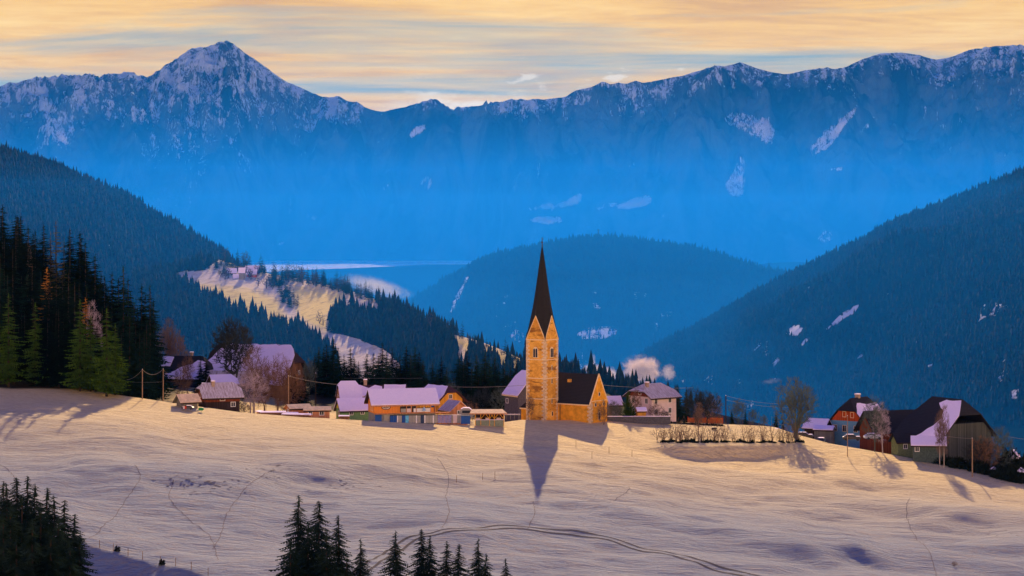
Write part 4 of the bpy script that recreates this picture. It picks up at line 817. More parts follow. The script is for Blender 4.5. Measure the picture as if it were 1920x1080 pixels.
def conifer(kind, px, top, Y, label, group=None, wide=1.0, base=None, name=None, X=None, h=None):
    X = U(px) * Y if X is None else X; z0 = g(X, Y) if base is None else base; h = (-V(top) * Y - z0) if h is None else h; h = max(h, 2)
    r_ = empty(name or {'larch': 'larch', 'orange': 'larch', 'column': 'cypress'}.get(kind, 'spruce'), (X, Y, z0 - .1), trng.uniform(0, 6.28)); tag(r_, label, 'tree', group)
    w_ = h * wide * trng.uniform(.9, 1.1); r_.scale = (w_, w_, h)
    for nm, me in (('trunk', TR), ('crown', trng.choice(CON[kind]))):
        o = bpy.data.objects.new(nm, me); col.objects.link(o); o.parent = r_
    return r_
# forest edge on the left knoll
LF = 'trees of the forest on the left knoll'
BKL = [(4, 395, 622), (30, 402, 618), (66, 432, 612), (82, 420, 616), (8, 440, 600), (33, 403, 640), (131, 428, 640), (150, 433, 618), (160, 452, 610), (178, 475, 606), (152, 445, 640), (50, 450, 625), (62, 436, 640), (172, 510, 632), (185, 530, 625)]
BKD = ordinals(BKL, [(0, 60, 'at the left edge of the picture'), (60, 125, 'left of the russet larch'), (125, 200, 'right of the russet larch')], '{s} back row spruce of the left forest, {o} {z}')
for p in BKL:
    conifer('dark', p[0], p[1], p[2], BKD[p[:2]], LF + ', back row', 1.5)
conifer('larch', 105, 412, 622, 'russet larch rising above the back row of the left forest', None, 1.2); conifer('larch', 95, 432, 616, 'shorter rusty larch left of the tall russet larch', None, 1.1)
conifer('thin', 131, 425, 618, 'thin bluish spruce between the russet larch and the tall dark spruce'); conifer('thin', 120, 440, 628, 'faint slender spruce just right of the russet larch')
REL = [(196, 516, 590), (210, 507, 588), (222, 520, 592), (231, 497, 586), (240, 520, 594), (251, 560, 588), (266, 531, 584), (281, 533, 582), (272, 552, 590), (258, 575, 594), (203, 540, 596), (288, 560, 586), (217, 545, 600), (245, 545, 600)]
RED_ = ordinals(REL, [(0, 225, 'right of the tall back row'), (225, 256, 'above the wire poles'), (256, 300, 'next to the left farmhouse')], '{s} blue-green spruce of the left forest, {o} {z}')
for p in REL:
    conifer('village' if p[0] % 2 else 'dark', p[0], p[1], p[2], RED_[p[:2]], LF + ', right end', 1.2)
for i in range(34):
    px_ = -20 + i * 9.2 + trng.uniform(-6, 6); top = np.interp(px_, [-20, 30, 90, 150, 200, 250, 300], [480, 490, 500, 530, 575, 600, 640]) + trng.uniform(-14, 30); Y = trng.uniform(566, 590)
    conifer('village' if i % 3 else 'dark', px_, top, Y, 'dark spruce in the shaded middle of the left forest', LF + ', middle', 1.3)
for p in [(16, 548, 548, 'green', 'broad green spruce at the far left front of the forest'), (62, 552, 556, 'dark', 'dark green spruce just right of the broad green spruce'), (66, 566, 553, 'green', 'narrow green-tipped spruce in the dark front of the left forest'),
          (88, 500, 570, 'orange', 'golden orange larch glowing among the dark spruces'), (92, 525, 560, 'dark', 'dark spruce under the golden larch'), (106, 500, 562, 'dark', 'big dark spruce in the left forest right of the golden larch'),
          (128, 503, 560, 'dark', 'big dark spruce with a green right flank in the middle of the left forest'), (140, 520, 556, 'dark', 'dark spruce leaning on the green flanked one'), (160, 556, 566, 'orange', 'orange brown larch half hidden behind the front spruces'),
          (150, 560, 549, 'green', 'green spruce beside the tall dark pair at the forest front'), (170, 590, 550, 'green', 'yellow-green spruce at the forest front, second from the right'), (200, 577, 545, 'green', 'yellow-green spruce at the front corner of the forest, nearest the field'),
          (216, 605, 548, 'green', 'small yellow-green spruce right behind the corner spruce'), (243, 590, 562, 'village', 'teal spruce between the forest corner and the wire poles'), (262, 620, 566, 'village', 'lower teal spruce beside the left farmhouse'),
          (275, 600, 572, 'village', 'teal spruce standing against the left farmhouse'), (228, 625, 556, 'village', 'dusky spruce filling the gap behind the corner spruce'), (182, 610, 556, 'dark', 'dark spruce squeezed between two yellow-green spruces'), (35, 600, 560, 'dark', 'dark low spruce at the left forest front'), (110, 570, 552, 'dark', 'black spruce in the deepest shade of the forest front')]:
    conifer(p[3], p[0], p[1], p[2], p[4], None, 1.25)
for i in range(30):
    px_ = -30 + i * 7.5 + trng.uniform(-4, 4); conifer('dark', px_, np.interp(px_, [-30, 80, 180, 240], [585, 570, 590, 650]) + trng.uniform(0, 40), trng.uniform(552, 566), 'dark spruce packed in the black front rows of the left forest', LF + ', front rows', 1.45)
for i in range(16):                                                   # the wood goes on beyond the frame on the left; its trees shade the field
    conifer('dark', 0, 0, trng.uniform(550, 610), 'dark spruce at the left margin of the forest', LF + ', left margin', 1.35, X=trng.uniform(-150, -116), h=trng.uniform(20, 27))
for i in range(12):
    conifer('dark', 80 + i * 10 + trng.uniform(-3, 3), trng.uniform(478, 512), trng.uniform(634, 650), 'dark spruce closing the gap behind the back row of the left forest', LF + ', far side', 1.4)
# spruces behind the village
VS = 'spruces behind the village'
VSL = [(598, 652), (607, 655), (612, 648), (626, 636), (634, 655), (645, 668), (657, 654), (664, 672), (672, 680), (688, 665), (700, 664), (710, 668), (717, 645), (725, 660), (735, 655), (744, 672), (750, 668), (762, 651), (770, 668), (778, 651), (786, 662), (793, 676), (811, 680), (828, 671), (838, 690),
          (590, 668), (620, 668), (650, 690), (705, 690), (730, 690), (756, 690), (775, 690), (800, 700), (820, 695), (862, 662), (876, 660), (869, 675), (893, 668), (884, 690), (910, 661), (917, 675), (928, 668), (935, 690), (946, 682), (957, 690), (968, 674), (903, 690), (953, 700), (975, 700)]
VSD = ordinals(VSL, [(0, 632, 'left of the red house'), (632, 680, 'above the red house roof'), (680, 722, 'above the long snow roof'), (722, 765, 'above the brown roofed house'), (765, 850, 'right above the yellow gable'), (850, 905, 'above the caravan and container'), (905, 1000, 'between the kiosk and the church tower')], '{s} spruce of the village row, {o} {z}')
for p in VSL:
    conifer('village' if p[0] % 3 else 'dark', p[0], p[1] - 4, trng.uniform(650, 680), VSD[p], VS, 1.6)
for i in range(46):
    px_ = 585 + i * 9 + trng.uniform(-4, 4)
    conifer('dark', px_, trng.uniform(700, 722), trng.uniform(645, 675), 'low dark spruce filling the foot of the row behind the village roofs', VS + ', low ones', 1.5)
for px_, top, Y, lb in [(386, 662, 616, 'dark young spruce in front of the left farmhouse wall'), (376, 668, 612, 'slim dark spruce beside the bare tree at the left farmhouse'), (556, 690, 600, 'dark green spruce right of the huge barn'), (570, 700, 604, 'rounded dark spruce between the barn and the first village spruces'), (548, 705, 596, 'low dark spruce under the barn gable')]:
    conifer('dark', px_, top, Y, lb, None, 1.3)
conifer('column', 1178, 732, 574, 'dense green columnar cypress in front of the pink house', None, 1.45)
for px_, top, Y, lb in [(1372, 765, 600, 'small dark spruce right of the utility pole in the garden'), (1398, 767, 602, 'small reddish dark spruce in the garden row'), (1455, 768, 592, 'dark spruce left of the big fan-shaped bare tree'), (1346, 775, 604, 'tiny spruce behind the orange netting'), (1468, 782, 596, 'low spruce touching the fan-shaped bare tree'),
                        (1265, 745, 600, 'dark spruce at the right wall of the pink house'), (1272, 722, 640, 'spruce top showing over the slope right of the pink house roof'), (1287, 723, 642, 'second spruce top right of the pink house roof')]:
    conifer('village', px_, top, Y, lb, None, 1.3)
# foreground spruces, standing in the hollow below the viewpoint
FG = 'foreground spruces at the lower left corner'
FGL = [(6, 900, 330), (12, 905, 322), (31, 893, 326), (52, 890, 324), (66, 905, 320), (40, 925, 315), (89, 912, 322), (101, 928, 318), (121, 936, 322), (140, 962, 324), (76, 940, 312), (20, 940, 308), (110, 965, 310), (150, 1000, 314), (60, 970, 300), (5, 960, 300), (95, 990, 300), (130, 1010, 304), (30, 1000, 295), (-15, 900, 325)]
FGD = ordinals(FGL, [(-60, 45, 'at the left edge of the picture'), (45, 98, 'in the middle of the cluster'), (98, 200, 'on its right flank beside the wire fence')], '{s} spruce of the lower left corner, {o} {z}')
for p in FGL:
    conifer('fine', p[0], p[1], p[2], FGD[p[:2]], FG, 1.25)
FC = 'foreground spruces at the bottom centre'
lbl = {560: 'tallest foreground spruce, left end of the bottom centre group', 598: 'second tallest foreground spruce, right beside the tallest one', 634: 'third foreground spruce from the left with a bent right flank', 676: 'lower foreground spruce right of the three tall ones, at the wheel tracks', 742: 'foreground spruce standing alone over the wheel tracks', 790: 'left tree of the close foreground pair on the wheel tracks', 806: 'right tree of the close foreground pair on the wheel tracks', 838: 'slim foreground spruce right of the close pair', 861: 'slim foreground spruce, second right of the close pair', 897: 'foreground spruce with a wide right shoulder near the bottom centre', 912: 'small spruce tucked on the right shoulder of its neighbour', 948: 'smallest foreground spruce, right end of the bottom group'}
for p in [(560, 926, 330), (598, 937, 328), (634, 964, 326), (676, 1008, 326), (742, 993, 328), (790, 990, 330), (806, 1003, 327), (838, 1013, 326), (861, 1018, 326), (897, 1007, 327), (912, 1036, 322), (948, 1045, 324)]:
    conifer('fine', p[0], p[1], p[2], lbl[p[0]], FC, 1.3 if p[0] < 640 else 1.2)
for p in [(578, 975, 318), (612, 990, 316), (545, 1010, 314), (650, 1035, 316)]: conifer('fine', p[0], p[1], p[2], 'low dark spruce filling the gap under the three tallest foreground spruces', FC + ', low ones', 1.15)

# bare trees
def crown_mesh(name, seed, m, cz_=.62, rz=.38, rx=.3, n=420, trunk=.3, stems=1, r0=.016, tw=3, tl=.05, twr=.0016, droop=0.0, up=.35, flat=0):
    """bare crown: branch points fill an ellipsoid, each joined to the nearest wood already grown; thickness adds up towards the root"""
    rng = np.random.default_rng(seed); P = []; par = []
    for s in range(stems):
        a = 6.283 * s / stems + rng.uniform(0, .6); sp = rx * rng.uniform(.25, .8) * (stems > 1); k = 4 if stems > 1 else 3; top = trunk if stems == 1 else rng.uniform(.45, .75)
        P.append((.02 * math.cos(a) * (stems > 1), .02 * math.sin(a) * (stems > 1), -.03)); par.append(-1)
        for q in range(1, k + 1): t = q / k; P.append((sp * math.cos(a) * t ** 1.3 + rng.uniform(-.01, .01), sp * math.sin(a) * t ** 1.3 + rng.uniform(-.01, .01), top * t)); par.append(len(P) - 2)
    base = len(P); C = rng.normal(size=(n * 3, 3)); C /= np.linalg.norm(C, axis=1)[:, None]; C *= rng.random((n * 3, 1)) ** .42; C = C * (rx, rx, rz) * (1 + .12 * np.sin(5 * C[:, :1]) ) + (0, 0, cz_)
    C = C[C[:, 2] > .06][:n]; C = C[np.argsort(np.linalg.norm(C - (0, 0, trunk if stems == 1 else .2), axis=1))]
    for c in C:
        A = np.array(P); d = np.linalg.norm(A - c, axis=1) + up * np.clip(A[:, 2] - c[2] + .02, 0, 1) * 2 + (A[:, 2] < .05) * .5; j = int(d.argmin())
        mid = (A[j] * .45 + c * .55) + rng.normal(size=3) * .008 + (0, 0, .012); P.append(tuple(mid)); par.append(j); P.append(tuple(c)); par.append(len(P) - 2)
    w_ = np.zeros(len(P)); kids = np.zeros(len(P), int)
    for p in par:
        if p >= 0: kids[p] += 1
    for i in range(len(P) - 1, -1, -1):
        if kids[i] == 0: w_[i] = 1
        if par[i] >= 0: w_[par[i]] += w_[i]
    wm = max(w_); M = MB(); rad = np.maximum(r0 * (w_ / wm) ** .46, twr)
    for i, p in enumerate(par):
        if p >= 0: M.tube([P[p], P[i]], [min(rad[p], rad[i] * 1.35), rad[i]], 6 if rad[i] > .006 else 3, cap=False)
    ctr = np.array((0, 0, cz_ - rz * .5))
    for i in range(base, len(P)):
        if rad[i] < .0045:
            for k in range(tw):
                o = np.array(P[i]) - ctr; o /= np.linalg.norm(o) + 1e-6; o = o + rng.normal(size=3) * .55 + (0, 0, .25 - droop); o /= np.linalg.norm(o); e = np.array(P[i]) + o * tl * rng.uniform(.6, 1.3); f_ = e + (o + rng.normal(size=3) * .3 + (0, 0, -droop)) * tl * .5
                M.tube([P[i], e, f_], [twr, twr * .8, twr * .5], 3, cap=False)
    V_ = np.array(M.v); V_ /= V_[:, 2].max(); me = bpy.data.meshes.new(name); me.from_pydata(V_.tolist(), [], M.f); me.materials.append(m); me.update(); return me
TWD = plain('dark_grey_twigs', (.035, .042, .038), .4, 3); TWR = plain('reddish_twigs', (.17, .11, .08), .4, 3); TWG = plain('greyish_twigs', (.10, .125, .105), .4, 3); TWB = plain('rust_twigs', (.20, .115, .065), .4, 3); TWP = plain('frosted_twigs', (.42, .34, .38), .4, 3)
BARE = {'lime': crown_mesh('branches', 3, TWD, .68, .32, .24, 760, .34, 2, .020, 3, .035, .0016), 'fan': crown_mesh('branches', 5, TWG, .58, .42, .36, 560, .2, 15, .017, 3, .05, .0019), 'birch': crown_mesh('branches', 8, TWR, .62, .38, .20, 300, .5, 1, .012, 3, .05, .0014, .5),
        'birch2': crown_mesh('branches', 9, TWP, .6, .40, .24, 260, .4, 1, .010, 3, .05, .0015, .3), 'bush': crown_mesh('branches', 12, TWR, .5, .5, .42, 160, .1, 6, .010, 3, .10, .0030), 'rust': crown_mesh('branches', 15, TWB, .58, .42, .32, 340, .2, 3, .011, 3, .06, .0017, .2),
        'grey': crown_mesh('branches', 18, TWG, .6, .40, .30, 300, .3, 1, .012, 3, .06, .0018), 'wand': crown_mesh('branches', 21, TWR, .5, .5, .42, 60, .1, 6, .010, 3, .14, .0050), 'dense': crown_mesh('branches', 25, TWD, .58, .42, .38, 460, .22, 2, .014, 3, .06, .0017)}
def bare(kind, px, top, Y, label, group=None, wide=1.0, name='bare_tree', base=None, cat='tree', trunk=True):
    X = U(px) * Y; z0 = g(X, Y) if base is None else base; h = max(-V(top) * Y - z0, 1)
    r_ = empty(name, (X, Y, z0), trng.uniform(0, 6.28)); tag(r_, label, cat, group); r_.scale = (h * wide, h * wide, h)
    o = bpy.data.objects.new('branches', BARE[kind]); col.objects.link(o); o.parent = r_
    return r_
def trunkpart(r_, m, rad, hh=.5):
    me = MB().tube([(0, 0, -.05), (.004, 0, hh * .5), (0, 0, hh)], [rad, rad * .8, rad * .5], 7).build('trunk', m, r_); return me
bare('lime', 438, 588, 608, 'big round-crowned bare lime tree in front of the huge barn', None, 1.0, 'lime_tree')
t_ = bare('birch', 476, 645, 574, 'pale-stemmed birch in front of the huge barn, left of the thicket', None, 1.0, 'birch_tree'); trunkpart(t_, BIRCHB, .018, .6)
bare('birch2', 470, 690, 566, 'frosted bare sapling at the foot of the pale-stemmed birch', None, 1.4)
for p in [(497, 668, 586, 'rust', 'reddish bare tree between the birch and the rusty thicket'), (520, 660, 592, 'rust', 'rust brown bare tree left in the thicket below the barn gable'), (540, 672, 594, 'rust', 'rust brown bare tree right in the thicket below the barn gable'), (532, 712, 584, 'rust', 'low rusty bush tree at the right end of the thicket'), (553, 690, 600, 'rust', 'rusty bare tree overlapping the spruce beside the barn')]:
    bare(p[3], p[0], p[1], p[2], p[4], None, .8)
for p in [(352, 655, 606, 'birch', 'slim tan bare tree in front of the left farmhouse'), (342, 675, 600, 'bush', 'small bare tree left of the tan one at the farmhouse'), (318, 592, 664, 'birch', 'pale reddish birch above the roof of the left farmhouse'), (304, 606, 664, 'rust', 'reddish bare tree behind the left farmhouse roof'), (334, 616, 664, 'rust', 'second reddish bare tree behind the left farmhouse roof'), (580, 668, 640, 'grey', 'grey bare tree left of the first village spruces'), (172, 560, 568, 'birch2', 'pinkish frosted bare tree among the front spruces')]:
    bare(p[3], p[0], p[1], p[2], p[4], None, .6)
for i, (a, b) in enumerate([(55, 452)]): bare('birch', a, b, 600, ['thin pale dead tree between the tall dark spruces', 'second thin pale tree beside the russet larch'][i], None, .22)
bare('grey', 446, 722, 566, 'small bare tree beside the right end of the brown chalet', None, 1.1); bare('bush', 455, 752, 560, 'low bare shrub at the corner of the brown chalet', None, 1.6, 'shrub', cat='shrub')
bare('dense', 905, 722, 632, 'dark bare tree behind the open kiosk'), bare('rust', 880, 752, 600, 'rounded reddish bush behind the caravan', None, 1.5, 'shrub', cat='shrub'); bare('grey', 940, 722, 618, 'grey bare tree left of the pale house by the church', None, 1.2)
bare('grey', 845, 715, 625, 'grey bare tree behind the small chalet', None, 1.2); bare('dense', 870, 735, 612, 'dark bare tree behind the caravan', None, 1.2)
bare('birch', 991, 735, 561, 'slim bare tree at the left foot of the church tower', None, .5); bare('birch', 997, 742, 561, 'second slim bare tree at the foot of the church tower', None, .6)
bare('bush', 1132, 745, 562, 'bare wall shrub climbing the church gable', None, .7, 'shrub', cat='shrub')
for p in [(1150, 748, 580, 'grey', 'small grey bare tree between the church and the cypress'), (1193, 728, 576, 'birch', 'slim bare tree in front of the pink house gable'), (1230, 752, 574, 'bush', 'small pale bare tree below the pink house windows'), (1248, 768, 572, 'dense', 'dark rounded bush below the pink house corner'), (1306, 722, 588, 'dense', 'dense dark bare tree left of the garden pair'), (1326, 728, 590, 'dense', 'dense dark bare tree right of the garden pair'), (1335, 738, 600, 'rust', 'reddish bare tree behind the orange netting'),
          (1310, 752, 556, 'birch', 'bare tree with split stem growing from the hedge bank'), (1384, 745, 606, 'grey', 'bluish bare tree in the garden row right of the pole'), (1412, 765, 604, 'grey', 'small bare tree in the middle of the garden row'), (1432, 776, 600, 'grey', 'small bare tree at the right of the garden row')]:
    bare(p[3], p[0], p[1], p[2], p[4], None, 1.1 if p[3] != 'birch' else .8)
bare('fan', 1492, 703, 566, 'big fan-shaped bare tree with many stems on the hedge bank', None, 1.0, 'bare_tree')
HB = 'bare shoots of the hedge bank'
for i in range(58):
    px_ = 1234 + i * 4.6 + trng.uniform(-4, 4); X, Y, z = hit(px_, 828); bare('wand', px_, trng.uniform(778, 816), Y + trng.uniform(-.5, 1.5), 'thin bare shoots growing in the hedge bank before the snowy garden', HB, .8, 'shrub', cat='shrub')
bare('grey', 1640, 738, 556, 'bare tree with dark stem in front of the red gabled house', None, .75); t_ = bare('birch2', 1655, 752, 555, 'leaning pale birch in front of the timber wing', None, .8, 'birch_tree'); t_.rotation_euler = (0, R(4), 2); trunkpart(t_, BIRCHB, .016, .5)
for px_, top, lb in ((1762, 765, 'left of the two slim birches in front of the great barn'), (1770, 755, 'right of the two slim birches in front of the great barn')):
    t_ = bare('birch', px_, top, 541, lb, None, .45, 'birch_tree'); trunkpart(t_, BIRCHB, .016, .7)
bare('rust', 1848, 815, 541, 'reddish brown bush at the right corner of the great barn', None, 1.3, 'shrub', cat='shrub'); bare('dense', 1835, 820, 542, 'dark bush under the right eave of the great barn', None, 1.3, 'shrub', cat='shrub'); bare('grey', 1872, 795, 550, 'bare bluish tree right of the great barn', None, 1.0)
bare('bush', 1790, 1062, 432, 'lone little bare bush at the bottom edge of the field', None, 1.4, 'shrub', cat='shrub')
# hedges: leafy clumps
def clump_mesh(name, seed, m, n=520, sz=.16):
    rng = np.random.default_rng(seed); v = []; f = []
    for i in range(n):
        d = rng.normal(size=3); d /= np.linalg.norm(d); r = rng.uniform(.5, 1.05) * (1 + .25 * math.sin(d[0] * 5 + seed) * math.cos(d[2] * 4)); p = d * r; p[2] = abs(p[2]) * .9
        a = rng.normal(size=3) * sz; b = rng.normal(size=3) * sz; k = len(v); v += [tuple(p), tuple(p + a), tuple(p + b)]; f.append((k, k + 1, k + 2))
    me = bpy.data.meshes.new(name); me.from_pydata([tuple(float(c) for c in q) for q in v], [], f); me.materials.append(m); me.update(); return me
HEDGE = needles('hedge_leaves', (.008, .014, .010), (.025, .035, .020)); CL = [clump_mesh('bush', i, HEDGE) for i in range(3)]
def bush(px, py, Y, w_, h_, label, group=None, snow=0, m=None):
    X = U(px) * Y; z = g(X, Y); o = bpy.data.objects.new('bush', m or trng.choice(CL)); col.objects.link(o); o.location = (X, Y, z - .2); o.rotation_euler = (0, 0, trng.uniform(0, 6)); o.scale = (w_, w_, h_); tag(o, label, 'bush', group)
    if snow:
        s = MB(); k = 10
        ring_ = [(.62 * math.cos(6.283 * i / k) * trng.uniform(.6, 1.1), .62 * math.sin(6.283 * i / k) * trng.uniform(.6, 1.1), .84 + trng.uniform(-.03, .03)) for i in range(k)]
        s.slab([[ring_[i], ring_[(i + 1) % k], (0, 0, 1.08)] for i in range(k)], .07).build('snow_cap', RSNOW, o, True)
    return o
HR = 'dark bushes along the edge right of the great barn'
for i in range(40):
    k = i / 39; px_ = 1745 + 190 * k + trng.uniform(-3, 3); Yb = np.interp(U(px_) * 545, [c[0] for c in CREST], [c[1] for c in CREST]); sn = (i % 11 == 2)
    bush(px_, 0, Yb + trng.uniform(.5, 4) - 1, trng.uniform(1.2, 2.2), trng.uniform(1.4, 2.6) * (1 + .5 * k), 'dark bush capped with snow in the row below the great barn' if sn else 'dark bush in the row below and right of the great barn', HR + (', snow capped' if sn else ''), sn)
for i in range(10): bush(1880 + i * 7, 0, 552 + i, 3.0, trng.uniform(5.2, 7.5), 'tall dark bush at the right edge of the picture beyond the hedge', HR + ', tall', i == 3)
for i in range(48):
    px_ = 1236 + i * 5.7 + trng.uniform(-4, 4); X, Y, z = hit(px_, 830); bush(px_, 0, Y + trng.uniform(-.4, 1.2), trng.uniform(.35, .9), trng.uniform(.25, 1.0), 'low dark bush at the foot of the hedge bank shoots', 'low bushes of the hedge bank')
for i in range(44):
    px_ = 1050 + i * 7; bush(px_, 0, 568 + 6 * (i / 44), .9, .62, 'clipped dark bush in the low hedge right of the church', 'low clipped hedge right of the church')
# trees of the spur crest and hamlet, large enough to tell apart
def bake(name, items, mats, label, cat):
    """many small trees seen from far away as ONE mesh; items: (mesh, x, y, z, rot, width, height)"""
    VV, FF, b = [], [], 0
    for me, x, y, z, a, w_, h in items:
        n = len(me.vertices); co = np.empty(n * 3, np.float32); me.vertices.foreach_get('co', co); co = co.reshape(-1, 3)
        me.calc_loop_triangles(); tr_ = np.empty(len(me.loop_triangles) * 3, np.int32); me.loop_triangles.foreach_get('vertices', tr_)
        ca, sa = math.cos(a), math.sin(a); VV.append(np.stack([(co[:, 0] * ca - co[:, 1] * sa) * w_ + x, (co[:, 0] * sa + co[:, 1] * ca) * w_ + y, co[:, 2] * h + z], -1)); FF.append(tr_.reshape(-1, 3) + b); b += n
    return tag(npmesh(name, np.concatenate(VV), np.concatenate(FF), mats, smooth=False), label, cat, None, 'stuff')
sr = np.array(S_RIDGE, float); cs, bs = [], []
DENSE = conifer_mesh('crown', 301, 14, 8, .22, NV, seg=3); BSM = crown_mesh('branches', 26, TWD, .56, .44, .34, 70, .2, 2, .03, 3, .10, .010)
for i in range(190):
    px_ = trng.choice([trng.uniform(412, 560), trng.uniform(560, 720), trng.uniform(600, 990)]); py_, Y = np.interp(px_, sr[:, 0], sr[:, 1]), np.interp(px_, sr[:, 0], sr[:, 2])
    dn = trng.uniform(-1.5, 7); Yt = Y - dn * 9; hgt = trng.choice([11, 14, 17, 20, 23]) * (Y / 3000); zb = -V(py_ + dn) * Yt - 2
    (cs if trng.random() < .72 else bs).append((DENSE, U(px_) * Yt, Yt, zb, trng.uniform(0, 6), hgt * 1.1, hgt))
pxs, pys = proj(spurA[0][:spurA[1]])
for i, (px_, py_, n) in enumerate([(541, 568, 7), (540, 556, 6), (536, 548, 6), (545, 574, 5), (514, 536, 8), (505, 530, 6), (520, 530, 7), (528, 528, 6), (626, 620, 8), (632, 606, 8), (598, 608, 2), (640, 600, 6), (498, 540, 4), (425, 522, 6), (416, 512, 6), (405, 500, 7), (470, 524, 4), (640, 590, 8), (655, 592, 8), (670, 596, 8)]):
    for j in range(n):
        a = px_ + trng.uniform(-7, 7); b = py_ + trng.uniform(-4, 4)
        ci = int(np.argmin(np.abs(pxs[0] - a))); ri = int(np.argmin(np.abs(pys[:, ci] - b))); P = spurA[0][ri, ci]; h_ = trng.uniform(12, 19)
        (bs if i in (10, 12, 13, 16) else cs).append((DENSE, P[0] + trng.uniform(-5, 5), P[1], P[2] - 1, trng.uniform(0, 6), h_ * 1.2, h_))
bs = [(BSM,) + q[1:5] + (q[5] * .75, q[6] * .9) for q in bs]
bake('crest_conifers', cs, NV, 'dark conifers lining the crest and dotting the sunny meadow spur', 'trees'); bake('crest_broadleaf_trees', bs, BARK, 'bare broadleaf trees among the conifers on the meadow spur crest', 'trees')
# ------------------------------------------------------------ poles, wires, fences, cars, logs, tracks
def pole(px, top, Y, label, m=POLE, r=.13, arm=False, base_py=None, lean=0):
    X = U(px) * Y; z0 = g(X, Y) if base_py is None else -V(base_py) * Y; h = -V(top) * Y - z0; o = empty('utility_pole', (X, Y, z0)); tag(o, label, 'pole'); MB().tube([(0, 0, -1), (lean, 0, h)], [r, r * .7], 7).build('shaft', m, o)
    MB().tube([(lean - .02, 0, h), (lean, 0, h + .18)], [.07, .05], 6).build('insulator', WHITE, o)
    if arm: bx(o, 'cross_arm', m, lean - .7, lean + .7, -.06, .06, h - .45, h - .33)
    return (X + lean, Y, z0 + h)
def wire(a, b, sag, label, r=.035, m=None):
    P = [(a[0] + (b[0] - a[0]) * t, a[1] + (b[1] - a[1]) * t, a[2] + (b[2] - a[2]) * t - 4 * sag * t * (1 - t)) for t in [i / 14 for i in range(15)]]
    tag(MB().tube(P, r * .7, 4).build('wire', m or plain('pale_cable', (.30, .27, .23), .1), None), label, 'cable')
p1 = pole(267, 693, 545, 'utility pole at the forest corner carrying sagging cables'); p2 = pole(306, 692, 551, 'second utility pole carrying sagging cables, before the left farmhouse')
wire(at(238, 712, 556), p1, .5, 'sagging cable running from the forest to the first pole', .05); wire(p1, p2, 1.2, 'sagging cable between the two poles left of the brown chalet', .05); wire(p2, at(345, 700, 590), 1.6, 'sagging cable from the second pole to the farmhouse', .04)
wire(at(238, 716, 556), at(306, 716, 551), .1, 'thin straight wire below the sagging cables', .025)
p3 = pole(541, 705, 566, 'utility pole between the thicket and the wooden huts'); wire(p3, at(635, 721, 585), .3, 'pale cable running from the hut pole to the red house', .05)
p4 = pole(592, 700, 600, 'thin dark utility pole in front of the first village spruces', TRUNK, .1)
wire(at(825, 724, 590), at(985, 722, 560), .35, 'pale cable crossing the dark spruces to the church tower', .05); wire(at(645, 709, 640), at(792, 709, 620), .05, 'thin wire over the snowy roofs of the village', .03)
p5 = pole(1361, 742, 582, 'dark utility pole in the snowy garden left of the bare shoots', DKWOOD, .16, base_py=806); wire(p5, at(1480, 757, 640), .6, 'thin cable running right from the garden pole', .03); wire((p5[0], p5[1], p5[2] - 1), at(1500, 764, 650), .6, 'lower thin cable running right from the garden pole', .03)
wire(at(1130, 722, 640), at(1300, 727, 700), .4, 'thin wire in the blue valley right of the church', .05)
p6 = pole(1589, 780, 548, 'thin utility pole with a shadow in front of the red gabled house', POLE, .10); p7 = pole(1823, 822, 532, 'grey utility pole standing in the snow below the great barn', POLE, .16)
wire(p7, at(1772, 817, 540), .15, 'cable from the grey pole to the great barn', .035); wire(at(1885, 818, 560), at(1990, 830, 600), .2, 'thin wire leaving the picture at the right edge', .03)
# fence posts in the field
def post(px, py, h, label, group, Y0=250, r=.055, lean=0):
    X, Y, z = hit(px, py, Y0); tag(MB().tube([(X, Y, z - .3), (X + lean, Y, z + h)], [r, r * .8], 5).build('fence_post', POLE), label, 'post', group)
for px_, py_ in ((905, 901), (928, 899), (1080, 838), (1142, 850), (1185, 856), (1110, 860), (856, 906)): post(px_, py_, 1.45, 'lone thin fence post standing in the open snow field', 'fence posts scattered over the field', 300, .05)
FPX_ = [(188, 1026), (215, 1033), (243, 1040), (269, 1048), (301, 1058), (328, 1066), (358, 1074), (389, 1086)]
pts_ = []
for i, (px_, py_) in enumerate(FPX_):
    X, Y, z = hit(px_, py_ - 1, 300); Yl = np.interp(X, _ed[:, 0], _ed[:, 1]); Y = Yl + .6; z = g(X, Y); pts_.append((X, Y, z + 1.1))
fr_ = empty('wire_fence', (pts_[0][0], pts_[0][1], pts_[0][2] - 1.1)); tag(fr_, 'wire fence with thin posts along the bank at the lower left', 'fence')
o0 = Vector(fr_.location)
for p in pts_: MB().tube([Vector(p) - o0 - Vector((0, 0, 1.6)), Vector(p) - o0 + Vector((0, 0, .2))], [.06, .05], 5).build('post', POLE, fr_)
for d in (.15, .55): MB().tube([Vector(p) - o0 - Vector((0, 0, d)) for p in pts_], .012, 3).build('wire', METAL, fr_)
for px_, py_ in ((220, 1034), (304, 1060)): 
    X, Y, z = hit(px_, py_, 300); o = bpy.data.objects.new('bush', CL[1]); col.objects.link(o); o.location = (X, Y, z); o.scale = (.5, .5, .9); tag(o, 'small dark tuft at the wire fence, ' + ('left one' if px_ < 250 else 'right one'), 'bush')
